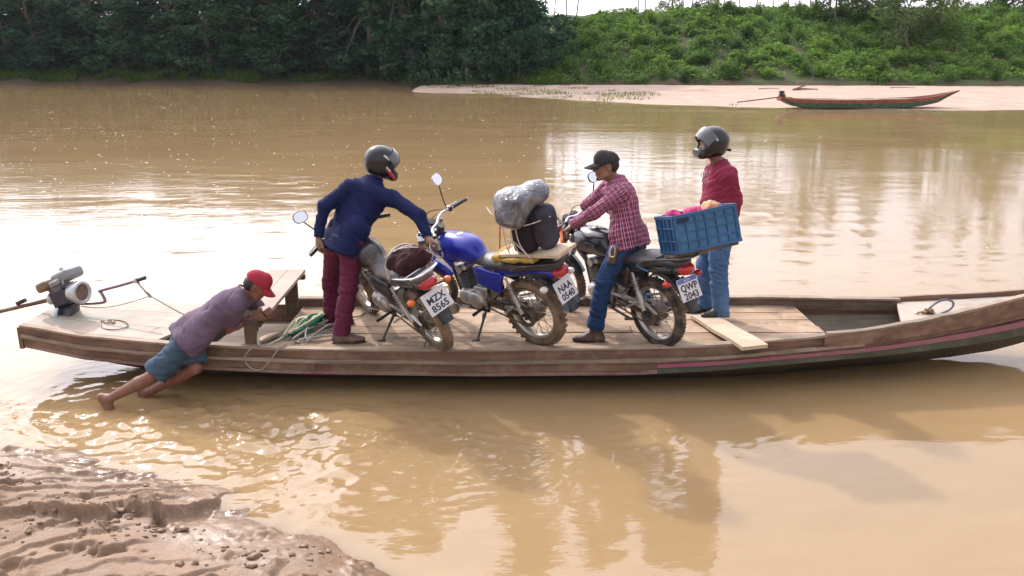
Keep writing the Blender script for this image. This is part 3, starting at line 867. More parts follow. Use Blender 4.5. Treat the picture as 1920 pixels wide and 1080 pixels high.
# hull shell (under the side boards)
rings = []
for x in XS:
    a, f, b_, k = yn(x), yf(x), zb(x), zk(x); c_ = (a + f) / 2; w = (f - a) / 2; kw = 0.33 if x < 2.0 else lerp(0.33, 0.14, min(1, (x - 2.0) / 1.2))
    rings.append([V(x, a + 0.02, b_ + 0.02), V(x, c_ - w * kw, k), V(x, c_ + w * kw, k), V(x, f - 0.02, b_ + 0.02), V(x, f - 0.05, b_ + 0.05), V(x, c_ + w * kw * .9, k + 0.04), V(x, c_ - w * kw * .9, k + 0.04), V(x, a + 0.05, b_ + 0.05)])
bt(MB().loft(rings), 'hull', W_HULL)
# near side: three strakes, rub rail, painted band
def side(u0, u1, off=0.0):
    return lambda x: ((x, yn(x) - off, lerp(zb(x), zt(x), u0)), (x, yn(x) - off - 0.002, lerp(zb(x), zt(x), u1)))
IN = V(0, 0.035, 0)
bt(band(-4.17, 2.95, side(0.62, 0.985), IN, 40, seed=1), 'strake', W_SIDE)
bt(band(-4.16, 2.97, side(0.50, 0.62, 0.028), V(0, 0.06, 0.0), 40, seed=2), 'rub_rail', W_RAIL)
bt(band(-4.15, 1.2, side(0.16, 0.50, 0.006), IN, 30, seed=3), 'strake', W_SIDE)
bt(band(1.2, 5.42, lambda x: ((x, yn(x) - 0.006, lerp(zb(x), zt(x), 0.40 if x < 2.9 else lerp(.40, .50, (x - 2.9) / 2.5))), (x, yn(x) - 0.008, lerp(zb(x), zt(x), 0.62))), IN, 30, seed=31), 'strake', W_SIDE)
bt(band(1.2, 5.42, side(0.24, 0.40, 0.014), V(0, 0.04, 0), 30, seed=4), 'painted_band', W_PINK)
bt(band(-4.14, 1.2, side(0.02, 0.16, 0.014), V(0, 0.045, 0), 30, seed=5), 'chine_batten', W_BROWNRED)
bt(band(1.2, 5.42, side(0.0, 0.24, 0.002), V(0, 0.035, 0), 30, seed=6), 'strake', W_GREEN)
bt(band(2.6, 5.44, lambda x: ((x, yn(x) - 0.03, lerp(zb(x), zt(x), 0.60)), (x, yn(x) - 0.032, zt(x) + 0.012)), V(0, 0.05, 0), 24, seed=7), 'bow_strake', W_SIDE)
bt(band(2.62, 5.44, lambda x: ((x, yn(x) - 0.036, zt(x) + 0.0125), (x, yn(x) - 0.036, zt(x) + 0.034)), V(0, 0.062, 0), 24, seed=8), 'bow_rail', W_RAIL)
# gunwale cap, near
bt(band(-4.17, 2.6, lambda x: ((x, yn(x) - 0.012, zt(x) - 0.004), (x, yn(x) - 0.012, zt(x) + 0.014)), V(0, 0.075, 0), 36, seed=9), 'gunwale', W_RAIL)
# far side
bt(band(-4.17, 5.42, lambda x: ((x, yf(x), zb(x)), (x, yf(x), max(zt(x) - 0.02, DECK + 0.02) if x < 2.5 else zt(x) - lerp(0.02, 0.10, min(1, (x - 2.5) / 2)))), V(0, 0.03, 0), 40, seed=10), 'far_strake', W_SIDE)
bt(band(-2.05, 3.72, lambda x: ((x, yf(x) - 0.035, DECK - 0.03), (x, yf(x) - 0.035, DECK + 0.075)), V(0, 0.034, 0), 30, seed=11), 'coaming', W_DARK)
bt(band(-2.05, 3.72, lambda x: ((x, yf(x) - 0.045, DECK + 0.0755), (x, yf(x) - 0.045, DECK + 0.092)), V(0, 0.085, 0), 30, seed=12), 'coaming_cap', W_RAIL)
# transom
a_, f_ = yn(-4.17), yf(-4.17)
bt(MB().box((-4.185, (a_ + f_) / 2, 0.40), (0.035, f_ - a_ - 0.01, 0.19)), 'transom', W_SIDE)
# main deck planks: six runs, each laid in two or three lengths
rng_ = random.Random(3)
y0, y1 = 6.695, 7.93
runs = [0, .2, .42, .60, .80, 1.01, 1.235]
for r in range(6):
    ya, yb = y0 + runs[r], y0 + runs[r + 1] - 0.014
    cuts = [-2.02, rng_.uniform(-0.9, -0.2), rng_.uniform(0.9, 1.6)]
    xe = 2.745 + rng_.uniform(-0.012, 0.006)
    cuts.append(xe)
    for i in range(3):
        xa, xb = cuts[i] + 0.006, cuts[i + 1] - 0.006
        m = MB(); dz = rng_.uniform(-0.006, 0.006); sk = rng_.uniform(-0.010, 0.008)
        ng = 6; rr = []
        for q in range(ng + 1):
            x = lerp(xa, xb, q / ng)
            ee = (lerp(0.10, -0.10, 0.5) if False else 0.0)
            e0 = max(ya + rng_.uniform(-.004, .004), yn(x) + 0.068) if r == 0 else ya + rng_.uniform(-0.006, 0.003)
            e1 = yb + rng_.uniform(-0.003, 0.006)
            z = DECK + dz + rng_.uniform(-0.003, 0.003)
            slant = 0.0
            rr.append([V(x + slant, e0, z - 0.03), V(x + slant, e0, z + sk * .3), V(x - slant, e1, z - sk * .3), V(x - slant, e1, z - 0.03)])
        m.loft(rr); bt(m, 'deck_plank', W_DECK)
# floor of the open well near the bow and of the gap by the bench, frames inside
for x in (2.95, 3.3):
    m = MB().box((x, (yn(x) + yf(x)) / 2, 0.16), (0.05, (yf(x) - yn(x)) * .42, 0.10), bev=0.006); bt(m, 'floor_frame', W_DARK)
# bow deck: triangular board and its edge
rr = []
for x in [3.60, 4.0, 4.5, 5.0, 5.38]:
    t = (x - 3.6) / 1.78; z = lerp(0.425, 0.60, t ** 1.25)
    rr.append([V(x + (-0.22 * (1 - t)), yn(x) + 0.03, z - 0.025), V(x + (-0.22 * (1 - t)), yn(x) + 0.03, z), V(x + 0.10 * (1 - t), yf(x) - 0.02, z + 0.006), V(x + 0.1 * (1 - t), yf(x) - 0.02, z - 0.025)])
bt(MB().loft(rr), 'bow_deck', W_STERN)
# stem post
bt(MB().loft([[V(5.38, 7.62, 0.40), V(5.48, 7.64, 0.42), V(5.38, 7.66, 0.40)], [V(5.42, 7.60, 0.87), V(5.56, 7.64, 0.90), V(5.42, 7.68, 0.87)]]), 'stem', W_SIDE)
# stern deck: three long boards + well board by the bench
sd = [(0.045, 0.33), (0.335, 0.70), (0.705, 0.985)]
for i, (u, v_) in enumerate(sd):
    rr = []
    xe = [-2.98, -2.80, -2.66][i]
    for q in range(9):
        x = lerp(-4.165, xe, q / 8); a, f = yn(x), yf(x); z = zt(x) + 0.010 - max(0, (x + 3.2)) * 0.02
        a1, f1 = a + 0.0 + (f - a) * u + 0.003 - (0.05 if i == 0 else 0), a + (f - a) * v_ - 0.003
        xo = (0.12 if i == 0 else 0.0) if q == 8 else 0
        x_l = x + (0.10 * (1 if i else 0) if q == 0 else 0)
        if i == 0: a1 = a + 0.064
        rr.append([V(x - (0.0), a1, z - 0.025), V(x, a1, z + 0.0), V(x + xo, f1, z + 0.002), V(x + xo, f1, z - 0.025)])
    bt(MB().loft(rr), 'stern_plank', W_STERN)
m = MB()
m.hexa([V(-2.58, 6.73, 0.30), V(-2.10, 6.70, 0.30), V(-2.02, 7.5, 0.30), V(-2.50, 7.5, 0.30), V(-2.58, 6.73, 0.33), V(-2.10, 6.70, 0.33), V(-2.02, 7.5, 0.33), V(-2.50, 7.5, 0.33)])
bt(m, 'well_board', W_DARK)
m = MB(); m.hexa([V(-2.36, 6.70, 0.335), V(-2.24, 6.70, 0.335), V(-2.06, 7.15, 0.335), V(-2.12, 7.15, 0.335), V(-2.36, 6.70, 0.362), V(-2.24, 6.70, 0.362), V(-2.06, 7.15, 0.362), V(-2.12, 7.15, 0.362)])
bt(m, 'well_plank', W_PLANK)
# bench across the boat: two top boards on posts
zs0, zs1 = 0.637, 0.755
for i, (o0, o1) in enumerate(((-0.335, -0.165), (-0.16, 0.0))):
    m = MB(); n0 = V(-2.045, 6.79, zs0); n1 = V(-1.965, 7.86, zs1)
    c8 = [n0 + V(o0, 0, 0), n0 + V(o1, 0, 0), n1 + V(o1, 0, 0.004 * i), n1 + V(o0, 0, 0)]
    m.hexa([c - V(0, 0, 0.032) for c in c8] + c8); bt(m, 'seat_board', W_BENCH)
for (x, y, ztop, w) in ((-2.165, 6.74, 0.608, 0.11), (-2.09, 7.78, 0.70, 0.12)):
    m = MB().box((x, y, (ztop + 0.335) / 2), (w, 0.055, ztop - 0.335), bev=0.005); bt(m, 'bench_post', W_DARK)
m = MB().box((-2.02, 7.86, 0.685), (0.10, 0.05, 0.05), bev=0.004); bt(m, 'bench_cleat', W_DARK)
m = MB().hexa([V(-2.14, 6.78, 0.53), V(-2.10, 6.78, 0.53), V(-2.06, 7.75, 0.63), V(-2.10, 7.75, 0.63), V(-2.14, 6.78, 0.60), V(-2.10, 6.78, 0.60), V(-2.06, 7.75, 0.715), V(-2.10, 7.75, 0.715)]); bt(m, 'bench_beam', W_DARK)

# loose boarding plank lying from the deck out over the near gunwale
pk = MB()
A, B_ = V(1.74, 7.52, 0.386), V(1.95, 6.52, 0.432)
u = (B_ - A).normalized(); w_ = V(1, 0.30, 0).normalized()
L = (B_ - A).length; rr = []
for q in range(7):
    p = A + u * L * q / 6
    hw0, hw1 = 0.10, 0.135
    zz = V(0, 0, 0.004 * sin(q * 1.7))
    rr.append([p - w_ * hw0 + zz, p - w_ * hw0 + V(0, 0, 0.030) + zz, p + w_ * hw1 + V(0, 0, 0.030) + zz, p + w_ * hw1 + zz])
pk.loft(rr)
o = pk.build('boarding_plank', W_PLANK, None, 35, A); o.location = A
tag(o, 'loose pale plank jutting over the near gunwale under the standing man', 'plank')

# ------------------------------------------------------------------ ropes
ROPE_TAN = mat('tan_rope', (0.29, 0.19, 0.09), 0.9, scale=60, var=0.4, bmp=0.5)
ROPE_GREY = mat('grey_rope', (0.30, 0.27, 0.24), 0.9, scale=60, var=0.35, bmp=0.5)
ROPE_GREEN = mat('green_rope', (0.02, 0.16, 0.09), 0.75, scale=40, var=0.5, bmp=0.4)
ROPE_PALE = mat('pale_rope', (0.50, 0.50, 0.33), 0.8, scale=40, var=0.3, bmp=0.4)
HOSE = mat('hose', (0.12, 0.13, 0.20), 0.4, scale=8, var=0.3)
def spline(pts, n=8):
    out = []; m = len(pts)
    for i in range(m - 1):
        p0, p1, p2, p3 = [Vector(pts[max(0, min(m - 1, k))]) for k in (i - 1, i, i + 1, i + 2)]
        for q in range(n):
            t = q / n
            out.append(0.5 * ((2 * p1) + (p2 - p0) * t + (2 * p0 - 5 * p1 + 4 * p2 - p3) * t * t + (3 * p1 - p0 - 3 * p2 + p3) * t ** 3))
    out.append(Vector(pts[-1])); return out
rp = empty('rope_heap', G(530, 610, DECK)); tag(rp, 'tangled heap of green and pale ropes on the deck beside the bench', 'rope')
ro = G(530, 610, DECK)
def rope_run(seed, n_loops, m, name, r=0.009, x0=-1.98, x1=-1.60, y0=6.88, y1=7.5, zh=0.12):
    rg = random.Random(seed); pts = []
    for i in range(n_loops):
        t = i / max(1, n_loops - 1)
        e = i % 2
        base = lerp(V(x0, y0, 0), V(x1, y1, 0), 0.08 + rg.uniform(-.05, .1) if e == 0 else 0.9 + rg.uniform(-.12, .08))
        pts.append(base + V(rg.uniform(-.07, .07), rg.uniform(-.05, .05), DECK + 0.012 + rg.uniform(0, zh * .4)))
        pts.append(lerp(V(x0, y0, 0), V(x1, y1, 0), 0.5 + rg.uniform(-.1, .1)) + V(rg.uniform(-.11, .11), rg.uniform(-.06, .06), DECK + zh * rg.uniform(0.4, 1.1)))
    MB().tube(spline(pts, 7), r, 6).build(name, m, rp, 60, ro)
rope_run(1, 7, ROPE_GREEN, 'green_rope'); rope_run(2, 7, ROPE_GREEN, 'green_rope', x0=-1.9); rope_run(3, 8, ROPE_PALE, 'pale_rope', 0.011); rope_run(4, 6, ROPE_PALE, 'pale_rope', x0=-1.92); rope_run(5, 6, ROPE_GREY, 'grey_rope', 0.008, -1.82, -1.55, 6.8, 7.3, 0.08)
rope_run(6, 5, ROPE_GREY, 'grey_rope', 0.007, -1.85, -1.5, 6.76, 7.0, 0.05)
pts = [V(-2.10, 6.72, 0.52), V(-2.10, 6.69, 0.42), V(-2.06, 6.74, 0.385), V(-1.95, 6.92, 0.40), V(-1.75, 7.25, 0.47)]
MB().tube(spline(pts, 8), 0.012, 6).build('pale_rope', ROPE_PALE, rp, 60, ro)
pts = [V(-1.80, 6.85, 0.395), V(-1.90, 6.66, 0.41), V(-1.97, 6.575, 0.33), V(-2.06, 6.575, 0.235), V(-2.15, 6.58, 0.25), V(-2.19, 6.585, 0.33), V(-2.14, 6.63, 0.40), V(-2.05, 6.74, 0.40)]
MB().tube(spline(pts, 9), 0.0055, 6).build('grey_rope', ROPE_GREY, rp, 60, ro)
pts = [V(-1.60, 7.42, 0.42), V(-1.5, 7.48, 0.40), V(-1.42, 7.55, 0.388), V(-1.38, 7.7, 0.385)]
MB().tube(spline(pts, 8), 0.007, 6).build('grey_rope', ROPE_GREY, rp, 60, ro)
# bow painter with its knot and a stiff dark loop of hose
bl = G(1735, 592, 0.47); hp = empty('mooring_line', bl); tag(hp, 'knotted tan mooring line with a dark hose loop on the bow deck', 'rope')
def pz(px, py, dz=0.0, Y=7.45): p = P(px, py, Y); return V(p.x, p.y, p.z + dz)
pts = [pz(1738, 582), pz(1755, 568), pz(1772, 562), pz(1785, 565), pz(1787, 573), pz(1778, 582), pz(1758, 589), pz(1738, 590), pz(1728, 588)]
MB().tube(spline(pts, 8), 0.010, 7).build('hose_loop', HOSE, hp, 60, bl)
rg = random.Random(8); kp = []
for i in range(26):
    a = i * 2.4; kp.append(pz(1742 + 8 * cos(a), 583 + 7 * sin(a * 1.3), 0, 7.45 + 0.03 * sin(a * .7)))
MB().tube(spline(kp, 4), 0.011, 6).build('knot', ROPE_TAN, hp, 60, bl)
pts = [pz(1742, 585), pz(1722, 586), pz(1712, 600), pz(1720, 590), pz(1735, 602), pz(1728, 594), pz(1712, 606), pz(1700, 612), pz(1690, 606), pz(1702, 596), pz(1716, 590)]
MB().tube(spline(pts, 6), 0.009, 6).build('line', ROPE_TAN, hp, 60, bl)
# starting cord on the stern deck
sc0 = G(205, 605, 0.47); pts = []
for i in range(22):
    a = i / 21 * 2 * pi * 0.97
    p = G(212 + 28 * cos(a + 2.6), 609 + 9 * sin(a + 2.6), 0.462); pts.append(p + V(0, 0, 0.0))
o = MB().tube(spline(pts, 4) + spline([pts[-1], G(190, 601, .47), G(200, 606, .475), G(207, 599, .475), G(212, 606, .47), G(216, 600, .465)], 5), 0.0048, 6).build('starting_cord', mat('brown_cord', (0.20, 0.11, 0.08), 0.9, scale=50), None, 60, sc0)
o.location = sc0; tag(o, 'thin brown looped cord lying on the pale stern deck', 'cord')

# ------------------------------------------------------------------ long-tail engine on the stern
E_GREY = mat('engine_grey', (0.27, 0.275, 0.29), 0.42, 0.35, scale=10, dirt=(0.16, 0.12, 0.10), dirt_amt=0.45, bmp=0.1)
E_DARK = mat('engine_black', (0.035, 0.035, 0.05), 0.4, 0.2, scale=10, dirt=(0.13, 0.11, 0.10), dirt_amt=0.3, bmp=0.1)
E_PALE = mat('cast_alloy', (0.50, 0.50, 0.50), 0.35, 0.6, scale=10, dirt=(0.3, 0.26, 0.22), dirt_amt=0.35, bmp=0.15)
E_RUST = mat('rusty_metal', (0.16, 0.09, 0.06), 0.75, 0.3, scale=14, var=0.5, dirt=(0.25, 0.17, 0.12), dirt_amt=0.5)
eb = G(128, 588, 0.49); eng = empty('boat_engine', eb); tag(eng, 'grime covered long-tail petrol engine mounted on the canoe stern', 'engine')
EY = eb.y
def ep(px, py, dy=0.0): return P(px, py, EY + dy)
def bb(mb, name, m, ang=35): return mb.build(name, m, eng, ang, eb)
Rt = Matrix.Rotation(radians(-24), 3, 'Y')
Rz = Matrix.Rotation(radians(-18), 3, 'Z') @ Rt
m = MB().hexa([ep(84, 606, -.1), ep(128, 606, -.14), ep(150, 585, .12), ep(108, 585, .14), ep(110, 574, -.05), ep(133, 572, -.06), ep(150, 566, .06), ep(118, 569, .07)]); bb(m, 'mount', E_DARK)
m = MB().hexa([ep(84, 604, -.12), ep(92, 606, -.14), ep(106, 594, -.14), ep(98, 594, -.1), ep(104, 578, -.1), ep(109, 577, -.12), ep(110, 578, -.10), ep(108, 578, -.08)]); bb(m, 'mount_plate', E_PALE)
m = MB().box(ep(125, 556), (0.19, 0.20, 0.15), Rz, 0.02); bb(m, 'crankcase', E_DARK)
cyl = MB()
for i in range(7): cyl.box(ep(117, 540) + Rz @ V(0, 0, -0.05 + i * 0.018), (0.13, 0.16, 0.009), Rz, 0.003)
cyl.box(ep(117, 540), (0.10, 0.13, 0.12), Rz, 0.01); bb(cyl, 'cylinder', E_GREY)
m = MB().box(ep(112, 528, -.03), (0.12, 0.15, 0.05), Rz, 0.012); bb(m, 'cylinder_cover', E_GREY)
s_ = SDF(0.01); s_.bx(ep(126, 516, .02), (0.11, 0.10, 0.05), Rz, 0.035)
s_.build('fuel_tank', E_GREY, eng, 0.009, eb)
m = MB().lathe([(0.001, 0), (0.018, 0), (0.018, 0.025), (0.001, 0.025)], ep(116, 507, .02), Rz @ V(0, 0, 1), 12); bb(m, 'fuel_cap', E_PALE)
s_ = SDF(0.01); s_.bx(ep(87, 536), (0.065, 0.07, 0.042), Rz, 0.025); s_.build('air_filter', E_RUST, eng, 0.008, eb)
m = MB().tube([ep(93, 544), ep(103, 550), ep(112, 553)], 0.018, 8); bb(m, 'intake_pipe', E_DARK)
fa = V(0.93, -0.32, 0.06).normalized()
fc = ep(148, 548, -.06)
m = MB().lathe([(0.001, -0.07), (0.085, -0.07), (0.10, -0.02), (0.105, 0.03), (0.098, 0.045), (0.082, 0.050), (0.074, 0.042), (0.070, 0.02), (0.03, 0.02), (0.03, 0.028), (0.001, 0.028)], fc, fa, 28); bb(m, 'flywheel_cover', E_PALE)
m = MB().lathe([(0.001, 0.0225), (0.069, 0.0225), (0.064, 0.027), (0.045, 0.0285), (0.001, 0.034)], fc, fa, 24); bb(m, 'recoil_screen', E_RUST)
m = MB().lathe([(0.03, 0), (0.05, 0.03), (0.055, 0.08), (0.04, 0.1)], ep(112, 560), (ep(94, 560) - ep(112, 560)), 16); bb(m, 'gear_housing', E_PALE)
sh = [ep(108, 558), ep(60, 570, 0.0), ep(0, 584, 0.03), ep(-160, 622, 0.12), ep(-330, 672, 0.2)]
bb(MB().tube(sh, [0.022, 0.017, 0.017, 0.016, 0.014], 10), 'drive_shaft', E_RUST)
bb(MB().box(ep(40, 566), (0.09, 0.04, 0.035), Rt, 0.004), 'shaft_bracket', E_DARK)
pr = MB(); pc = ep(-330, 672, 0.2); pd = (ep(-330, 672, .2) - ep(-160, 622, .12)).normalized(); pu = pd.orthogonal().normalized(); pv = pd.cross(pu)
for k in range(3):
    d = pu * cos(k * 2.094) + pv * sin(k * 2.094); q = pd.cross(d)
    pr.hexa([pc + d * .02 - q * .02, pc + d * .02 + q * .02, pc + d * .11 + q * .05 + pd * .02, pc + d * .11 - q * .03 - pd * .02] + [p + pd * .006 for p in (pc + d * .02 - q * .02, pc + d * .02 + q * .02, pc + d * .11 + q * .05 + pd * .02, pc + d * .11 - q * .03 - pd * .02)])
bb(pr, 'propeller', E_PALE)
bb(MB().tube(spline([ep(150, 569), ep(170, 569), ep(192, 567), ep(197, 563), ep(190, 549), ep(187, 546), ep(196, 543), ep(240, 531), ep(272, 521)], 5), 0.0135, 9), 'tiller', mat('tiller_steel', (0.22, 0.16, 0.20), 0.45, 0.5, scale=10, dirt=(0.2, 0.15, 0.12), dirt_amt=0.3))
bb(MB().tube([ep(256, 526), ep(273, 520.5)], 0.018, 9), 'tiller_grip', E_DARK)
bb(MB().tube([ep(252, 527), ep(257, 525)], 0.021, 9), 'rope_lashing', ROPE_PALE)
bb(MB().tube([ep(122, 510, .02), ep(130, 512, .02)], 0.012, 6), 'choke_lever', E_DARK)
for (a, b2) in (((118, 533), (118, 525)), ((137, 540), (141, 534))): bb(MB().tube([ep(*a, -.09), ep(*b2, -.09)], 0.007, 6), 'bolt', E_PALE)
tr0 = ep(256, 527); end = V(-2.72, 7.12, 0.46)
o = MB().tube(spline([ep(255, 527), ep(268, 541), ep(281, 554), lerp(ep(281, 554), end, 0.6) - V(0, 0, .01), end], 8), 0.006, 6)
o.tube(spline([ep(259, 525), ep(263, 536), ep(280, 553)], 6), 0.006, 6)
o.tube(spline([ep(281, 555), ep(250, 565), ep(215, 574), ep(180, 577), ep(152, 574)], 6), 0.0042, 6)
o.tube([ep(276, 549), ep(284, 558)], 0.013, 7)
o = o.build('tiller_cord', ROPE_GREY, None, 60, tr0); o.location = tr0; tag(o, 'slack cord tied from the engine tiller down to the stern deck', 'cord')

# ------------------------------------------------------------------ canoe beached on the sand bar across the river
far = empty('canoe', (18.0, 43.9, 0.1)); tag(far, 'green and red wooden canoe beached on the sandbank across the river', 'boat'); FO = (18.0, 43.9, 0.1)
def fx(px): return (px - 960) / 1600 * 43.9 * 0.9775
fxs = [fx(p) for p in (1462, 1475, 1490, 1520, 1600, 1680, 1720, 1755, 1797)]
fzt = [0.52, 0.46, 0.44, 0.42, 0.40, 0.45, 0.50, 0.62, 0.86]
fzb = [0.42, 0.20, 0.05, 0.0, 0.0, 0.0, 0.08, 0.26, 0.80]
fhw = [0.42, 0.50, 0.55, 0.60, 0.64, 0.62, 0.56, 0.36, 0.03]
F_GREEN = mat('green_boat_paint', (0.045, 0.12, 0.07), 0.6, scale=6, var=0.4, dirt=(0.16, 0.13, 0.1), dirt_amt=0.4)
F_RED = mat('red_boat_paint', (0.30, 0.07, 0.05), 0.6, scale=6, var=0.4, dirt=(0.25, 0.16, 0.12), dirt_amt=0.4)
F_WOOD = mat('bleached_wood', (0.36, 0.25, 0.18), 0.8, scale=8, var=0.3)
def ff(u0, u1, off, ys):
    rr = []
    for i in range(33):
        x = lerp(fxs[0], fxs[-1], i / 32); t0, b0, w = interp(x, fxs, fzt), interp(x, fxs, fzb), interp(x, fxs, fhw)
        y = 43.9 + ys * w; f = lambda u: V(x, y - ys * 0 + ys * (off + 0.10 * (u - 1) * (w > .1)), 0.04 + lerp(b0, t0, u))
        rr.append([f(u0), f(u1), f(u1) - V(0, ys * 0.05, 0), f(u0) - V(0, ys * 0.05, 0)])
    return MB().loft(rr)
for ys in (-1, 1):
    ff(0.0, 0.55, 0.0, ys).build('lower_strake', F_GREEN, far, 35, FO)
    ff(0.56, 0.93, 0.01, ys).build('upper_strake', F_RED, far, 35, FO)
    ff(0.935, 1.0, 0.03, ys).build('gunwale', F_WOOD, far, 35, FO)
rr = []
for i in range(17):
    x = lerp(fxs[0] + .02, fxs[-1] - .05, i / 16); b0, w, t0 = interp(x, fxs, fzb), interp(x, fxs, fhw), interp(x, fxs, fzt)
    rr.append([V(x, 43.9 - w + .1 * (w > .1), b0 + 0.05), V(x, 43.9 + w - .1 * (w > .1), b0 + 0.05), V(x, 43.9 + w * .9, b0 + 0.07), V(x, 43.9 - w * .9, b0 + .07)])
MB().loft(rr).build('bottom', F_WOOD, far, 35, FO)
for i, (px, l) in enumerate(((1545, 1.9), (1612, 2.2), (1690, 2.6))):
    MB().box((fx(px), 43.88, 0.405 + .03 * i), (l, 0.75 - .1 * i, 0.03)).build('deck_board', F_WOOD, far, 35, FO)
MB().box((fxs[0] - .02, 43.9, 0.47), (0.05, 0.75, 0.2)).build('transom', F_RED, far, 35, FO)
fe = V(fx(1464), 43.9, 0.5); q = empty('boat_engine', fe); tag(q, 'small dark long-tail engine on the stern of the beached canoe', 'engine')
MB().box(fe + V(0, 0, .10), (0.20, 0.22, 0.26), bev=0.03).build('engine_block', E_DARK, q, 35, fe)
MB().box(fe + V(0.02, 0, .30), (0.24, 0.22, 0.13), bev=0.03).build('fuel_tank', E_DARK, q, 35, fe)
MB().lathe([(0.001, -.05), (.11, -.05), (.11, .05), (.001, .05)], fe + V(.15, 0, .12), (1, 0, .1), 12).build('flywheel_cover', E_RUST, q, 35, fe)
MB().tube([fe + V(-.05, 0, .05), V(fx(1383), 43.9, 0.30)], 0.03, 6).build('drive_shaft', E_RUST, q, 35, fe)
MB().tube([fe + V(0.1, 0, .0), fe + V(.3, 0, .06), fe + V(.62, 0, .0)], 0.022, 6).build('tiller', E_RUST, q, 35, fe)
# driftwood on the sand bar
for i, (px, py, ln, up, lb) in enumerate(((1508, 169, 1.9, 0.7, 'forked grey driftwood branch lying on the sandbank behind the canoe'), (1690, 166, 2.0, 0.05, 'thin driftwood stick lying along the back of the sandbank'), (1440, 167, 1.6, 0.05, 'short driftwood stick at the back of the sandbank left of the canoe'))):
    g = G(px, py, 0.3); z = ground_z(g.x, g.y)
    m = MB().tube([V(g.x - ln * .4, g.y, z + .06), V(g.x, g.y + .1, z + .09), V(g.x + ln * .5, g.y + .1, z + .07)], [0.07, 0.06, 0.03] if up > .1 else [.03, .025, .015], 6)
    if up > .1: m.tube([V(g.x - ln * .35, g.y, z + .06), V(g.x + .1, g.y, z + .35), V(g.x + .55, g.y - .05, z + .85)], [0.07, 0.05, 0.02], 6)
    o = m.build('driftwood', mat('driftwood_grey', (0.20, 0.14, 0.11), 0.9), None, 40, g); o.location = g; tag(o, lb, 'driftwood')
# ------------------------------------------------------------------ motorcycles
MUD = (0.23, 0.16, 0.105)
RUBBER = mat('tyre_rubber', (0.028, 0.026, 0.025), 0.85, scale=20, dirt=MUD, dirt_amt=0.55, dscale=7, bmp=0.3)
RUB_MUD = mat('muddy_tyre', (0.06, 0.048, 0.038), 0.9, scale=20, dirt=MUD, dirt_amt=0.75, dscale=6, bmp=0.3)
BLACK = mat('black_plastic', (0.022, 0.022, 0.024), 0.45, scale=15, dirt=MUD, dirt_amt=0.28, dscale=5, bmp=0.08)
FRAME = mat('black_frame', (0.025, 0.025, 0.027), 0.4, scale=15, dirt=MUD, dirt_amt=0.45, dscale=6, bmp=0.08)
CHROME = mat('chrome', (0.62, 0.62, 0.63), 0.18, 1.0, var=0.1, dirt=MUD, dirt_amt=0.2, dscale=7, bmp=0)
ALLOY = mat('alloy', (0.50, 0.49, 0.47), 0.38, 0.8, var=0.15, scale=10, dirt=MUD, dirt_amt=0.4, dscale=8, bmp=0.15)
RIM = mat('steel_rim', (0.55, 0.53, 0.48), 0.3, 0.9, var=0.15, dirt=MUD, dirt_amt=0.5, dscale=6, bmp=0)
SEATM = mat('seat_vinyl', (0.045, 0.044, 0.046), 0.42, scale=25, var=0.2, dirt=(0.22, 0.18, 0.15), dirt_amt=0.25, dscale=4, bmp=0.2, bscale=120)
SEATG = mat('dusty_seat_vinyl', (0.095, 0.092, 0.092), 0.45, scale=20, var=0.2, dirt=(0.26, 0.22, 0.19), dirt_amt=0.35, dscale=4, bmp=0.2, bscale=120)
BLUE = mat('blue_paint', (0.006, 0.016, 0.30), 0.30, var=0.12, scale=6, coat=0.3, bmp=0, dirt=MUD, dirt_amt=0.12, dscale=4)
DARKP = mat('black_paint', (0.018, 0.019, 0.024), 0.25, var=0.2, scale=6, coat=0.7, bmp=0, dirt=MUD, dirt_amt=0.22, dscale=4)
BROWNP = mat('dark_muddy_paint', (0.03, 0.022, 0.024), 0.35, var=0.2, scale=6, coat=0.3, bmp=0, dirt=MUD, dirt_amt=0.4, dscale=5)
REDL = mat('red_lens', (0.42, 0.008, 0.012), 0.15, var=0.1, bmp=0, coat=0.5)
ORANGE = mat('orange_lens', (0.60, 0.14, 0.03), 0.25, var=0.1, bmp=0, dirt=MUD, dirt_amt=0.15)
CLEAR = mat('clear_lens', (0.62, 0.58, 0.56), 0.08, 0.0, var=0.05, bmp=0, coat=0.6)
MIRROR = mat('mirror_glass', (0.85, 0.87, 0.92), 0.03, 1.0, var=0.02, bmp=0)
PLATE = mat('plate_white', (0.66, 0.65, 0.66), 0.5, var=0.06, scale=10, bmp=0.05, dirt=(0.42, 0.34, 0.28), dirt_amt=0.15)
PLATE_INK = mat('plate_ink', (0.03, 0.03, 0.045), 0.6, var=0.1, bmp=0)
PLATE_BLUE = mat('plate_blue', (0.10, 0.16, 0.48), 0.5, var=0.1, bmp=0)
BLUE_DECAL = mat('blue_decal', (0.05, 0.20, 0.42), 0.3, var=0.1, bmp=0)
SILV_DECAL = mat('silver_decal', (0.45, 0.44, 0.46), 0.35, 0.5, var=0.1, bmp=0)

def text_mesh(txt, size, M, spacing=1.0, bold=0.0):
    cu = bpy.data.curves.new('t', 'FONT'); cu.body = txt; cu.size = size; cu.align_x = 'CENTER'; cu.space_character = spacing
    cu.extrude = 0.0008; cu.offset = bold; cu.resolution_u = 3
    o = bpy.data.objects.new('t', cu); COL.objects.link(o)
    dg = bpy.context.evaluated_depsgraph_get(); dg.update()
    me = bpy.data.meshes.new_from_object(o.evaluated_get(dg))
    bpy.data.objects.remove(o); bpy.data.curves.remove(cu)
    me.transform(M); return me
def arc_pts(c, r, a0, a1, n, y=0.0):
    return [V(c[0] + r * cos(lerp(a0, a1, i / n)), y, c[1] + r * sin(lerp(a0, a1, i / n))) for i in range(n + 1)]

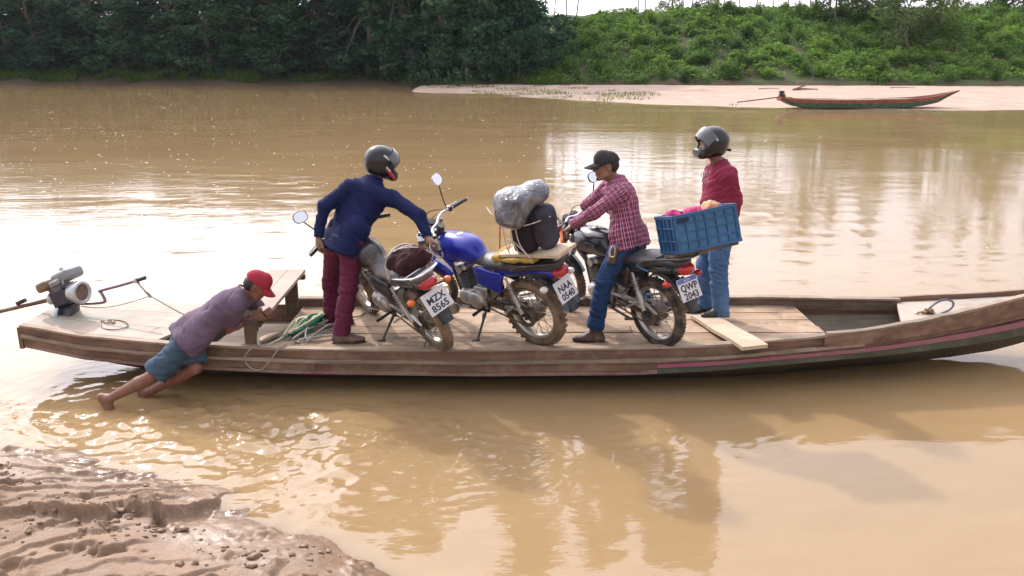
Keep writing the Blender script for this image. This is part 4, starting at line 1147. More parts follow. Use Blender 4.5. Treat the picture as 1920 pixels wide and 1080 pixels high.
def wheel(parent, name, c, R, w, knob, xf, tyre_m, hub_r, muddy=True, org=(0, 0, 0)):
    ri = R - w * 0.80
    prof = []
    for i in range(13):
        a = lerp(-0.78 * pi, 0.78 * pi, i / 12)
        prof.append((ri + (R - ri) * 0.52 + (R - ri) * 0.5 * cos(a), w * 0.5 * sin(a)))
    m = MB().lathe(prof, c, (0, 1, 0), 44)
    rng_ = random.Random(int(R * 1000))
    if knob:
        nk = 34
        for k in range(nk):
            for row in (-1, 0, 1):
                a = 2 * pi * (k + (0.5 if row else 0)) / nk
                rr = R + 0.002 - abs(row) * 0.010; yy = row * w * 0.34
                Rm = Matrix.Rotation(-a, 3, 'Y') @ Matrix.Rotation(radians(row * -32), 3, 'X').to_3x3()
                p = V(c[0] + rr * cos(a), c[1] + yy, c[2] + rr * sin(a))
                m.box(p, (0.017, 0.022, 0.026), Matrix.Rotation(-a, 3, 'Y'))
    else:
        nk = 56
        for k in range(nk):
            a = 2 * pi * k / nk
            for row in (-1, 1):
                p = V(c[0] + (R - 0.0035) * cos(a), c[1] + row * w * 0.2, c[2] + (R - 0.0035) * sin(a))
                m.box(p, (0.008, w * 0.22, 0.016), Matrix.Rotation(-a, 3, 'Y') @ Matrix.Rotation(radians(25 * row), 3, 'X'))
    t = m.xf(xf).build(name, tyre_m, parent, 40, org)
    rm = MB().lathe([(ri - 0.016, -w * .16), (ri - 0.004, -w * .30), (ri + 0.010, -w * .34), (ri + 0.012, -w * .29), (ri + .002, -w * .2), (ri - .006, 0), (ri + .002, w * .2), (ri + 0.012, w * .29), (ri + 0.010, w * .34), (ri - 0.004, w * .30), (ri - 0.016, w * .16)], c, (0, 1, 0), 44, closed=True)
    rm.xf(xf).build('rim', RIM, t, 40, org)
    hb = MB().lathe([(0.001, -0.085), (0.022, -0.085), (0.03, -0.06), (hub_r, -0.055), (hub_r, 0.04), (hub_r * .7, 0.055), (0.022, 0.06), (0.022, 0.09), (0.001, 0.09)], c, (0, 1, 0), 24)
    hb.xf(xf).build('hub', ALLOY if not muddy else mat('muddy_hub', (0.14, 0.11, 0.09), 0.6, 0.4, dirt=MUD, dirt_amt=0.5), t, 40, org)
    sp = MB()
    for k in range(36):
        a = 2 * pi * k / 36; s_ = 1 if k % 2 else -1; a2 = a + (0.45 if (k // 2) % 2 else -0.45)
        sp.tube([V(c[0] + hub_r * .9 * cos(a2), c[1] + s_ * 0.045, c[2] + hub_r * .9 * sin(a2)), V(c[0] + (ri - .01) * cos(a), c[1] + s_ * 0.006, c[2] + (ri - .01) * sin(a))], 0.0022, 4)
    sp.xf(xf).build('spokes', RIM, t, 60, org)
    return t

def motorcycle(label, c, head, lean, steer, paint, side_paint, seat_m, knob, plate, rr=0.30, tyre_m=RUBBER, group=None, stand=True, mirrors=(-1, 1)):
    yaw = math.atan2(head[1], head[0])
    root = empty('motorcycle', c); tag(root, label, 'motorcycle', group)
    M = Matrix.Rotation(yaw, 4, 'Z') @ Matrix.Rotation(-lean, 4, 'X')
    root.rotation_euler = M.to_euler()
    W = Matrix.Translation(c) @ M
    root['_w'] = 0; del root['_w']
    fz = 0.305; WB = 1.285
    idt = lambda p: p
    ax0 = V(0.955, 0, 0.90); axd = V(-0.44, 0, 0.90).normalized()
    SR = Matrix.Rotation(steer, 3, axd)
    st = lambda p: ax0 + SR @ (Vector(p) - ax0)
    B = lambda mb, nm, m_, xf=idt, par=root, ang=35: mb.xf(xf).build(nm, m_, par, ang)
    S = lambda sd, nm, m_, xf=None, h=0.010, par=root: sd.build(nm, m_, par, h, None, (lambda v: np.array([list(xf(Vector(p))) for p in v])) if xf else None)
    both = (-1, 1)
    wheel(root, 'rear_wheel', V(0, 0, rr), rr, 0.105 if knob else 0.095, knob, idt, RUB_MUD if knob else tyre_m, 0.078)
    wheel(root, 'front_wheel', V(WB, 0, fz), fz, 0.082, False, st, tyre_m, 0.06, False)
    # frame
    m = MB().tube(spline([V(.93, 0, .88), V(.80, 0, .80), V(.55, 0, .70), V(.30, 0, .66), V(-.05, 0, .70), V(-.32, 0, .76)], 5), 0.022, 8)
    m.tube(spline([V(.94, 0, .80), V(.86, 0, .55), V(.80, 0, .32), V(.70, 0, .245)], 5), 0.020, 8)
    for s in both:
        m.tube([V(.40, s * .06, .66), V(.40, s * .09, .42), V(.44, s * .09, .27), V(.72, s * .06, .24)], 0.016, 7)
        m.tube([V(.36, s * .09, .64), V(.10, s * .10, .68), V(-.28, s * .09, .75)], 0.013, 7)
        m.tube([V(.40, s * .09, .36), V(.08, s * .11, .62)], 0.010, 6)
    m.tube([V(.905, 0, .97), V(.985, 0, .80)], 0.034, 10); B(m, 'frame', FRAME)
    m = MB()
    for s in both: m.tube([V(.44, s * .075, .345), V(.22, s * .085, .325), V(-.05, s * .088, rr + .002)], [0.022, 0.02, 0.016], 8)
    m.tube([V(.44, -.08, .345), V(.44, .08, .345)], 0.022, 8); m.tube([V(.26, -.08, .328), V(.26, .08, .328)], 0.016, 8)
    m.disc(V(0, 0, rr), (0, 1, 0), 0.016, 0.23, 10); B(m, 'swingarm', FRAME)
    for s in both:
        m = MB().tube([V(.03, s * .115, .345), V(.085, s * .12, .50)], 0.020, 8).tube([V(.085, s * .12, .50), V(.14, s * .12, .655)], 0.011, 8)
        for i in range(7): m.disc(V(.03, s * .115, .345).lerp(V(.14, s * .12, .655), .38 + i * .07), V(.11, 0, .31), 0.027, 0.009, 12)
        B(m, 'shock_absorber', ALLOY)
    # chain guard on the left, sprocket, chain
    m = MB().tube([V(.42, .105, .40), V(.2, .11, .405), V(.0, .11, .40), V(-.11, .11, .345)], [0.012, 0.017, 0.017, 0.01], 6); B(m, 'chain_guard', ALLOY if not knob else FRAME)
    m = MB().lathe([(0.05, -.004), (0.085, -.004), (.085, .004), (.05, .004)], V(0, .10, rr), (0, 1, 0), 24, closed=True)
    m.tube([V(0, .10, rr + .085), V(.44, .10, .345 + .035)], 0.007, 5).tube([V(0, .10, rr - .085), V(.44, .10, .345 - .035)], 0.007, 5); B(m, 'chain', mat('chain_steel', (0.12, 0.10, 0.08), 0.6, 0.5, dirt=MUD, dirt_amt=0.4))
    # engine
    sd = SDF(0.015); sd.bx((.58, 0, .36), (.17, .10, .085), None, .05); sd.el((.55, .10, .36), (.085, .05, .08)); sd.el((.68, .09, .365), (.075, .045, .07)); sd.el((.60, -.10, .36), (.10, .05, .09)); sd.bx((.50, 0, .42), (.10, .085, .06), None, .03)
    S(sd, 'engine', ALLOY)
    Rc = Matrix.Rotation(radians(14), 3, 'Y')
    m = MB()
    for i in range(8): m.box(V(.675, 0, .455) + Rc @ V(0, 0, i * .017), (.135, .155, .008), Rc, 0.004)
    m.box(V(.675, 0, .455) + Rc @ V(0, 0, .06), (.10, .11, .13), Rc); B(m, 'cylinder', FRAME if not knob else mat('dark_alloy', (.16, .15, .15), .5, .5, dirt=MUD, dirt_amt=.3))
    m = MB().box(V(.675, 0, .455) + Rc @ V(0, 0, .165), (.14, .15, .065), Rc, 0.02).disc(V(.675, .08, .455) + Rc @ V(0, 0, .165), (0, 1, 0), .035, .02, 16); B(m, 'cylinder_head', ALLOY)
    m = MB().tube([V(.57, 0, .58), V(.47, 0, .58)], .028, 8).box(V(.53, .01, .55), (.05, .06, .08), None, .01); B(m, 'carburettor', ALLOY)
    # exhaust on the right
    m = MB().tube(spline([V(.74, -.03, .60), V(.83, -.06, .56), V(.83, -.09, .40), V(.73, -.12, .26), V(.5, -.135, .235), V(.25, -.15, .26)], 6), 0.019, 9); B(m, 'exhaust_pipe', CHROME)
    m = MB().lathe([(.02, 0), (.045, .04), (.052, .10), (.052, .46), (.046, .50), (.034, .505), (.030, .48), (.001, .48)], V(.28, -.15, .255), V(-.62, -.03, .13), 18); B(m, 'muffler', mat('muffler_metal', (.30, .26, .23), .45, .5, dirt=MUD, dirt_amt=.5))
    # pegs, pedals, stand
    for s in both:
        B(MB().tube([V(.48, s * .08, .30), V(.47, s * .25, .305)], [.012, .015], 8), 'foot_peg', BLACK)
        B(MB().tube([V(.22, s * .10, .37), V(.10, s * .13, .40), V(.10, s * .24, .40)], .010, 7), 'passenger_peg', ALLOY)
    B(MB().tube([V(.62, .13, .30), V(.72, .17, .31), V(.72, .22, .31)], .008, 6), 'gear_lever', CHROME)
    leg_out = (rr * 0 + .19 * 0 + 0.0)
    # side stand, out until it meets the deck
    ln = tan_z = None
    p0 = V(.47, .10, .26)
    z_at = lambda p: (p0.z * cos(lean) - p0.y * 0)
    fy = p0.y + .19
    zz = math.tan(lean) * fy        # deck height seen in the leaning bike's own frame at that offset
    foot = V(.50 - .06, fy, zz + .012) if stand else V(.18, .14, .24)
    m = MB().tube([p0, p0.lerp(foot, .55), foot], [.013, .011, .010], 8).tube([foot + V(-.02, -.01, 0), foot + V(.03, .035, .002)], [.014, .012], 7); B(m, 'side_stand', FRAME)
    # tank
    sd = SDF(0.03)
    sd.rc((.84, 0, .795), (.60, 0, .785), .125, .118, (0, 1, 0), .95, k=.04); sd.el((.72, 0, .83), (.21, .135, .085), k=.04)
    sd.rc((.60, 0, .77), (.47, 0, .735), .10, .075, (0, 1, 0), .8, k=.05)
    for s in both: sd.el((.78, s * .085, .765), (.15, .055, .085), k=.03)
    sd.bx((.68, 0, .60), (.4, .035, .12), None, .01, 's', .02)
    t = S(sd, 'fuel_tank', paint)
    m = MB().lathe([(.001, 0), (.034, 0), (.034, .012), (.028, .018), (.001, .018)], V(.70, 0, .907), (.03, 0, 1), 18); B(m, 'filler_cap', CHROME, par=t)
    # air scoops by the tank front
    for s in both:
        sd = SDF(.02); sd.rc((.90, s * .11, .80), (.74, s * .125, .665), .055, .03, (.6, 0, .7), .5); S(sd, 'tank_scoop', paint)
        if knob:
            B(MB().tube(spline([V(.95, s * .136, .82), V(.90, s * .152, .76), V(.84, s * .158, .74), V(.79, s * .156, .77), V(.82, s * .150, .82), V(.90, s * .146, .84)], 5), .009, 6), 'scoop_trim', SILV_DECAL)
    # side panels, tail
    for s in both:
        sd = SDF(.02); sd.bx((.33, s * .115, .60), (.135, .022, .085), Matrix.Rotation(radians(-12), 3, 'Y'), .02); sd.rc((.46, s * .11, .66), (.2, s * .12, .655), .045, .04, (0, 0, 1), .5)
        S(sd, 'side_panel', side_paint)
        if paint is DARKP: B(MB().box(V(.02, s * .118, .715), (.14, .012, .016), Matrix.Rotation(radians(-8), 3, 'Y'), .003), 'decal', BLUE_DECAL)
    sd = SDF(.025); sd.rc((.22, 0, .69), (-.30, 0, .745), .115, .085, (0, 1, 0), .55); sd.rc((-.22, 0, .75), (-.32, 0, .77), .085, .055, (0, 1, 0), .6)
    S(sd, 'tail_cowl', paint)
    # seat
    sd = SDF(.03); sd.rc((.50, 0, .725), (.30, 0, .735), .085, .115, (0, 1, 0), .55); sd.rc((.30, 0, .735), (.02, 0, .76), .125, .13, (0, 1, 0), .48); sd.rc((.02, 0, .775), (-.28, 0, .80), .125, .095, (0, 1, 0), .48)
    t = S(sd, 'seat', seat_m)
    # rear rack and grab rail
    m = MB()
    for s in both: m.tube(spline([V(.05, s * .135, .745), V(-.05, s * .15, .80), V(-.25, s * .14, .845), V(-.38, s * .11, .865), V(-.42, s * .05, .868)], 5), .010, 7)
    m.tube([V(-.42, -.06, .868), V(-.42, .06, .868)], .010, 7)
    for x in (-.16, -.27, -.37): m.tube([V(x, -.13, .845 - (x + .22) * .09), V(x, .13, .845 - (x + .22) * .09)], .008, 6)
    B(m, 'luggage_rack', FRAME if paint is not BROWNP else CHROME)
    # rear mudguard, tail lamp, indicators, plate
    rings = []
    for i, a in enumerate([radians(x) for x in (58, 74, 90, 104, 116, 128, 140, 151, 162)]):
        r0 = rr + .055 + .05 * max(0, (i - 2)) / 6; cx, cz = r0 * cos(a) - .012 * max(0, i - 3), rr + r0 * sin(a) + (.05 if i < 4 else .05 - .01 * (i - 3))
        w = .075 - .003 * i
        nrm = V(cos(a), 0, sin(a))
        p = V(cx, 0, cz)
        rings.append([p + V(0, -w, 0) - nrm * .03, p + V(0, -w * .8, 0), p + V(0, 0, 0) + nrm * .012, p + V(0, w * .8, 0), p + V(0, w, 0) - nrm * .03, p + V(0, w * .7, 0) - nrm * .006, p - nrm * .0, p + V(0, -w * .7, 0) - nrm * .006])
    B(MB().loft(rings), 'rear_mudguard', BLACK)
    sd = SDF(.015); sd.el((-.345, 0, .755), (.065, .080, .048)); S(sd, 'tail_lamp', REDL, h=.008)
    for s in both:
        m = MB().tube([V(-.28, s * .06, .675), V(-.30, s * .15, .665)], .009, 6)
        i_ = B(m, 'indicator', BLACK)
        sd = SDF(.01); sd.el((-.305, s * .175, .665), (.035, .034, .027)); S(sd, 'indicator_lens', REDL if paint is DARKP else (CLEAR if knob else ORANGE), h=.007, par=i_)
    pn = V(-.90, 0, .38).normalized(); pu = V(.38, 0, .90).normalized(); pr = V(0, -1, 0)
    pc = V(-.375, 0, .60)
    PM = Matrix((pr, pu, -pr.cross(pu) * -1)).transposed()
    pz_ = pr.cross(pu)     # towards the viewer behind the bike
    PM = Matrix((pr, pu, pz_)).transposed()
    pl = B(MB().box(pc, (.215, .18, .005), PM, .0015), 'number_plate', PLATE)
    T4 = Matrix.Translation(pc + pz_ * .0032) @ PM.to_4x4()
    top, bot, strip = plate
    def ptxt(nm, txt, size, x, y, mm, sp=1.0, bold=.0012):
        o = link(nm, text_mesh(txt, size, T4 @ Matrix.Translation((x, y, 0)), sp, bold), pl); o.data.materials.append(mm); return o
    ptxt('plate_letters', top, .074, 0, -.004 if not strip else -.012, PLATE_INK, 1.05, .0022); ptxt('plate_digits', bot, .074, 0, -.073 if not strip else -.080, PLATE_INK, 1.05, .0022)
    if strip:
        B(MB().box(pc + pz_ * .003 + pu * .069, (.211, .034, .003), PM), 'plate_strip', PLATE_BLUE, par=pl)
        o = link('plate_heading', text_mesh('BRASIL', .024, T4 @ Matrix.Translation((0, .060, .002))), pl); o.data.materials.append(PLATE)
    else:
        for dx in (-.07, .07): B(MB().disc(pc + pz_ * .004 + pu * .076 + pr * dx, pz_, .005, .003, 8), 'plate_screw', ALLOY, par=pl)
    B(MB().tube([V(-.30, 0, .68), pc - pz_ * .008], .014, 6), 'plate_bracket', BLACK)
    if knob: B(MB().box(V(-.405, 0, .49), (.20, .09, .006), PM, .003), 'mud_flap', mat('blue_grey_flap', (.06, .10, .15), .6))
    # front end (turned with the steering)
    for s in both:
        m = MB().tube([V(WB + .005, s * .085, fz), V(1.10, s * .085, .64)], .024, 9).tube([V(1.10, s * .085, .64), V(.935, s * .085, .985)], .0165, 9)
        B(m, 'fork_leg', ALLOY, st)
        B(MB().box(V(1.03, s * .12, .79), (.04, .012, .13), Matrix.Rotation(radians(-24), 3, 'Y'), .004), 'headlamp_bracket', BLACK, st)
        # indicators
        i_ = B(MB().tube([V(1.05, s * .10, .75), V(1.06, s * .17, .75)], .009, 6), 'indicator', BLACK, st)
        sd = SDF(.01); sd.el((1.07, s * .195, .75), (.035, .034, .027)); S(sd, 'indicator_lens', ORANGE, st, .008, i_)
    m = MB().box(V(1.04, 0, .775), (.06, .20, .03), Matrix.Rotation(radians(24), 3, 'Y'), .008); B(m, 'fork_yoke', BLACK, st); m = MB().box(V(.955, 0, .955), (.07, .20, .025), Matrix.Rotation(radians(24), 3, 'Y'), .008); B(m, 'fork_yoke', BLACK, st)
    rings = []
    for i, a in enumerate([radians(x) for x in range(18, 165, 14)]):
        r0 = fz + .03; p = V(WB + r0 * cos(a), 0, fz + r0 * sin(a)); nrm = V(cos(a), 0, sin(a)); w = .062 - .012 * abs(i - 4) / 6
        rings.append([p + V(0, -w, 0) - nrm * .035, p + V(0, -w * .8, 0), p + nrm * .014, p + V(0, w * .8, 0), p + V(0, w, 0) - nrm * .035, p + V(0, w * .72, 0) - nrm * .006, p + nrm * .006, p + V(0, -w * .72, 0) - nrm * .006])
    B(MB().loft(rings), 'front_mudguard', paint, st)
    hl = B(MB().lathe([(.001, -.10), (.045, -.09), (.078, -.04), (.088, .02), (.092, .035), (.088, .042)], V(1.10, 0, .83), (.98, 0, -.10), 22), 'headlamp', CHROME if knob else BLACK, st)
    B(MB().lathe([(.087, .040), (.07, .052), (.04, .060), (.001, .064)], V(1.10, 0, .83), (.98, 0, -.10), 22), 'headlamp_lens', CLEAR, st, hl)
    for s in both: B(MB().lathe([(.001, -.03), (.038, -.03), (.045, .01), (.040, .022), (.001, .022)], V(1.02, s * .05, .965), (-.45, 0, .9), 16), 'instrument_dial', BLACK, st)
    hbar = MB().tube(spline([V(.80, -.37, .965), V(.87, -.24, .985), V(.94, -.12, 1.005), V(.945, 0, .985), V(.94, .12, 1.005), V(.87, .24, .985), V(.80, .37, .965)], 6), .0115, 9)
    hb = B(hbar, 'handlebar', CHROME, st)
    for s in both:
        B(MB().tube([V(.868, s * .245, .985), V(.795, s * .385, .963)], .0175, 10), 'grip', BLACK, st, hb)
        B(MB().box(V(.885, s * .215, .99), (.04, .04, .045), None, .008), 'switchgear', BLACK, st, hb)
        B(MB().tube([V(.90, s * .205, .99), V(.93, s * .26, .985), V(.885, s * .37, .955)], .0065, 6), 'brake_lever' if s < 0 else 'clutch_lever', ALLOY, st, hb)
        if s not in mirrors: continue
        mstem = spline([V(.905, s * .20, 1.0), V(.93, s * .235, 1.09), V(.95, s * .29, 1.19)], 5)
        mr = B(MB().tube(mstem, .006, 6), 'mirror', BLACK, st, root)
        fc_ = V(.955, s * .30, 1.245); nn = V(-.90, -s * .08, .42).normalized(); u_ = V(0, 1, 0); v_ = nn.cross(u_).normalized(); u_ = v_.cross(nn)
        ov = lambda k, d: [fc_ + nn * d + u_ * (.064 * k) * (abs(cos(a)) ** .75 * (1 if cos(a) > 0 else -1)) + v_ * (.05 * k) * (abs(sin(a)) ** .75 * (1 if sin(a) > 0 else -1)) for a in [2 * pi * q / 20 for q in range(20)]]
        B(MB().loft([ov(.45, -.032), ov(.85, -.018), ov(1, -.002), ov(1, .004)]), 'mirror_shell', CHROME if knob else BLACK, st, mr)
        B(MB().loft([ov(.9, .0042), ov(.9, .0062)]), 'mirror_glass', MIRROR, st, mr)
    # cables
    m = MB()
    for s in both: m.tube(spline([V(.91, s * .21, .985), V(1.06, s * .14, 1.02), V(1.10, s * .06, .92), V(1.0, s * .03, .80)], 6), .0045, 5)
    m.tube(spline([V(.90, -.2, .98), V(1.08, -.16, .92), V(1.16, -.10, .62), V(1.25, -.06, .36)], 6), .0045, 5); B(m, 'control_cable', BLACK, st)
    return root, W, st

def contact(px, py): return G(px, py, DECK)
c1, c2, c3 = contact(828, 653), contact(1013, 644), contact(1236, 647)
h1 = V(-0.57, 0.82, 0).normalized(); h2 = V(-0.757, 0.653, 0).normalized(); h3 = V(-0.58, 0.815, 0).normalized()
GRP = 'motorcycles standing on the canoe deck'
bike1, W1, st1 = motorcycle('dark muddy motorcycle leaning on its stand, dusty seat, plate MZX 8565', c1, h1, radians(24), radians(-6), BROWNP, BLACK, SEATG, False, ('MZX', '8565', False), 0.295, RUB_MUD, GRP)
bike2, W2, st2 = motorcycle('blue motorcycle with knobby rear tyre under tall wrapped luggage, plate NAA 0540', c2, h2, radians(15), radians(26), BLUE, BLUE, SEATM, True, ('NAA', '0540', False), 0.305, RUBBER, GRP, True, (-1,))
bike3, W3, st3 = motorcycle('black motorcycle under the seated rider with blue crate behind, plate QWP 2043', c3, h3, radians(8), radians(10), DARKP, BLACK, SEATM, False, ('QWP', '2043', True), 0.30, RUBBER, GRP, False, (-1,))
def wpt(Wm, p, st_=None): return Wm @ (st_(V(*p)) if st_ else V(*p))
# ------------------------------------------------------------------ people
def skin_mat(name, col):
    m, nt, b = nt_of(name); co = coords(nt)
    c = ramp(nt, noise(nt, co, 14, 4), [(0.3, tuple(x * .8 for x in col)), (0.7, tuple(min(1, x * 1.15) for x in col))])
    nt.links.new(c, b.inputs['Base Color']); setin(b, Roughness=0.48)
    b.inputs['Subsurface Weight'].default_value = 0.08; b.inputs['Subsurface Radius'].default_value = (0.012, 0.005, 0.003)
    bump(nt, b, noise(nt, co, 160, 3), 0.12, 0.002); return m
SKIN_A = skin_mat('skin', (0.235, 0.118, 0.075)); SKIN_B = skin_mat('sunburnt_skin', (0.215, 0.095, 0.062))
def cloth(name, col, rough=0.85, var=0.16, scale=5, sheen=0.25, weave=260, fade=None):
    if name in _mc: return _mc[name]
    m, nt, b = nt_of(name); co = coords(nt)
    c = ramp(nt, noise(nt, co, scale, 5, .6), [(0.3, tuple(x * (1 - var) for x in col)), (0.7, tuple(min(1, x * (1 + var)) for x in col))])
    if fade: c = mix(nt, ramp(nt, noise(nt, co, 3.2, 4, .6), [(0.48, (0, 0, 0)), (0.72, (1, 1, 1))]), c, fade)
    nt.links.new(c, b.inputs['Base Color']); setin(b, Roughness=rough)
    b.inputs['Specular IOR Level'].default_value = 0.25
    h = math_(nt, 'ADD', math_(nt, 'MULTIPLY', noise(nt, co, weave, 2), .35), math_(nt, 'MULTIPLY', noise(nt, co, 26, 4, .6, .6), 1.0))
    bump(nt, b, h, 0.35, 0.008); _mc[name] = m; return m
def plaid_mat():
    m, nt, b = nt_of('plaid_shirt')
    at = N(nt, 'ShaderNodeAttribute', attribute_name='weave'); sp = N(nt, 'ShaderNodeSeparateXYZ'); nt.links.new(at.outputs['Vector'], sp.inputs[0])
    def stripes(ch, per, ph, stops):
        f = math_(nt, 'FRACT', math_(nt, 'ADD', math_(nt, 'DIVIDE', sp.outputs[ch], per), ph))
        r = ramp(nt, f, stops); r.node.color_ramp.interpolation = 'CONSTANT'; return r
    R0, W0, D0 = (0.25, 0.030, 0.075), (0.56, 0.38, 0.44), (0.05, 0.015, 0.07)
    a = stripes(0, 0.036, 0.1, [(0, R0), (0.30, W0), (0.44, D0), (0.68, W0), (0.80, R0)])
    c = stripes(1, 0.040, 0.0, [(0, R0), (0.36, D0), (0.62, R0), (0.84, W0)])
    col = mix(nt, 0.36, a, c)
    nt.links.new(col, b.inputs['Base Color']); setin(b, Roughness=0.85);  b.inputs['Specular IOR Level'].default_value = .2
    co = coords(nt); bump(nt, b, noise(nt, co, 24, 4, .6, .6), .4, .008); return m
PLAID = plaid_mat()
NAVY = cloth('navy_knit', (0.008, 0.012, 0.060)); MAROON_T = cloth('maroon_trousers', (0.105, 0.016, 0.042)); BURG = cloth('burgundy_shirt', (0.235, 0.026, 0.058))
JEANS_L = cloth('light_jeans', (0.065, 0.135, 0.265), fade=(0.13, 0.215, 0.35)); JEANS_D = cloth('dark_jeans', (0.016, 0.042, 0.115), fade=(0.045, 0.10, 0.22)); DENIM_S = cloth('denim_shorts', (0.048, 0.078, 0.115), fade=(0.11, 0.14, 0.17))
MAUVE = cloth('mauve_shirt', (0.125, 0.085, 0.125), fade=(0.175, 0.128, 0.17)); CAPR = cloth('red_cap_cloth', (0.33, 0.028, 0.045)); CAPB = cloth('black_cap_cloth', (0.035, 0.03, 0.03))
LEATH = mat('brown_leather', (0.065, 0.032, 0.022), 0.5, scale=14, var=.3, dirt=MUD, dirt_amt=.42, bmp=.2); LEATHB = mat('black_leather', (0.022, 0.020, 0.020), .45, scale=14, dirt=MUD, dirt_amt=.3, bmp=.2)
HELM = mat('helmet_shell', (0.008, 0.009, 0.011), 0.26, var=.2, scale=8, coat=.2, bmp=0, dirt=(.16, .15, .15), dirt_amt=.12); HELMD = mat('helmet_lining', (0.01, 0.01, 0.011), .8)
VISOR = mat('visor_plastic', (0.06, 0.062, 0.07), 0.08, var=.1, coat=1.0, bmp=0); HAIR = mat('dark_hair', (0.014, 0.010, 0.008), .6, scale=60, var=.4, bmp=.5, bscale=200)
WHITE_D = mat('white_decal', (.62, .62, .62), .4, bmp=0); RED_D = mat('red_decal', (.40, .02, .035), .35, bmp=0); EYEW = mat('eye_white', (.55, .5, .46), .2, bmp=0, var=.05)

def frame_of(f, u):
    f = Vector(f).normalized(); r = f.cross(Vector(u)).normalized(); u2 = r.cross(f).normalized()
    return r, f, u2, Matrix((r, f, u2)).transposed()
def add_head(s, c, f, u, sc=1.0):
    r, f, u, R = frame_of(f, u); c = Vector(c)
    q = lambda a, b_, d: c + (r * a + f * b_ + u * d) * sc
    E = lambda p, rad, op='u', k=.018: s.el(p, [x * sc for x in rad], R, op, k)
    E(q(0, -.012, .022), (.075, .096, .094)); E(q(0, .030, -.045), (.058, .062, .066)); E(q(0, .05, -.005), (.060, .048, .062))
    E(q(0, .066, -.094), (.026, .022, .019)); s.rc(q(0, .088, .020), q(0, .107, -.024), .008 * sc, .0125 * sc, k=.010)
    for a in (-1, 1):
        E(q(a * .012, .100, -.030), (.009, .009, .008), k=.006); E(q(a * .036, .078, -.018), (.022, .018, .022), k=.015)
        s.rc(q(a * .012, .090, .036), q(a * .046, .074, .036), .010 * sc, .008 * sc, k=.010)
        E(q(a * .032, .094, .016), (.016, .012, .010), 's', .010); E(q(a * .031, .078, .015), (.0125, .0125, .0125), k=.004)
        E(q(a * .077, -.008, -.005), (.010, .020, .032), k=.006); E(q(a * .084, -.004, -.003), (.006, .010, .018), 's', .006)
        s.rc(q(a * .05, -.01, -.05), q(a * .045, .045, -.082), .022 * sc, .017 * sc, k=.02)
    E(q(0, .089, -.053), (.024, .010, .0065), k=.006); E(q(0, .087, -.066), (.021, .010, .0075), k=.006)
    return q
def add_hand(s, wrist, d, palm, curl=1.0, side=1, sc=1.0, thumb_curl=.7):
    """d: wrist to knuckles; palm: the way the palm faces; side: which way the thumb leaves (+1 = d x palm)"""
    w = Vector(wrist); d = Vector(d).normalized(); n = Vector(palm); n = (n - d * n.dot(d)).normalized(); t = d.cross(n) * side
    R = Matrix((t, d, n)).transposed()
    s.rc(w - d * .02, w + d * .03, .026 * sc, .030 * sc, t, .72, k=.012)
    s.bx(w + d * .055 * sc, (.040 * sc, .046 * sc, .0135 * sc), R, .012, k=.012)
    for i, (o, L) in enumerate(((.031, .90), (.0105, 1.0), (-.0105, .95), (-.031, .76))):
        p = w + (d * .095 + t * o * 1.0) * sc; a = radians(14); ln = (.042, .028, .022)
        s.rc(w + (d * .05 + t * o * .8) * sc, p, .0095 * sc, .0098 * sc, k=.008)
        for k_, l in enumerate(ln):
            a += radians((38, 55, 45)[k_]) * curl
            q = p + (d * cos(a) + n * sin(a)) * l * L * sc
            s.rc(p, q, (.0096 - .0008 * k_) * sc, (.0090 - .0009 * k_) * sc, k=.004); p = q
    b0 = w + (d * .028 + t * .034 + n * .006) * sc; b1 = b0 + (d * .030 + t * .026 + n * .012) * sc
    e = (d * (.8 - .3 * thumb_curl) + t * (.35 - .75 * thumb_curl) + n * .75 * thumb_curl).normalized()
    b2 = b1 + e * .032 * sc; e2 = (e + n * .35 * thumb_curl - t * .3 * thumb_curl).normalized(); b3 = b2 + e2 * .026 * sc
    s.rc(w + d * .015 + t * .015, b0, .018 * sc, .017 * sc, k=.012); s.rc(b0, b1, .0165 * sc, .0122 * sc, k=.01); s.rc(b1, b2, .0115 * sc, .0102 * sc, k=.005); s.rc(b2, b3, .0102 * sc, .0085 * sc, k=.005)
def add_foot(s, ank, d, u=(0, 0, 1), L=.25):
    a = Vector(ank); d = Vector(d).normalized(); u = Vector(u); u = (u - d * u.dot(d)).normalized(); t = d.cross(u)
    hl = a - u * .055 - d * .045
    s.rc(a, hl + u * .015, .036, .034, k=.02); s.rc(a - u * .01, a - u * .062 + d * .12, .034, .026, t, 1.0, k=.02)
    s.rc(hl, a - u * .068 + d * .13, .030, .036, t, .55, k=.015)
    for i, (o, l, r) in enumerate(((-.030, .195, .0135), (-.010, .19, .0105), (.006, .182, .010), (.021, .172, .0095), (.035, .158, .0095))):
        s.rc(a - u * .066 + d * .12 + t * o * .9, a - u * .074 + d * l + t * o * 1.1, r * 1.1, r, k=.006)
def wrinkle(amp, dirv, seed, f1=16, f2=5):
    d = np.array(Vector(dirv).normalized())
    def fn(p):
        al = (p @ d)[:, None] * d
        q = (p - al) * f2 + al * f1
        n_ = vnoise(q, seed); m_ = vnoise(q * 2.1 + 7, seed + 1)
        c_ = vnoise(q * 1.3 + 31, seed + 3)
        return amp * ((1 - 2 * np.abs(n_)) * .7 + m_ * .45 - .75 + 1.1 * np.maximum(0, 1 - 5 * np.abs(c_)))
    return fn
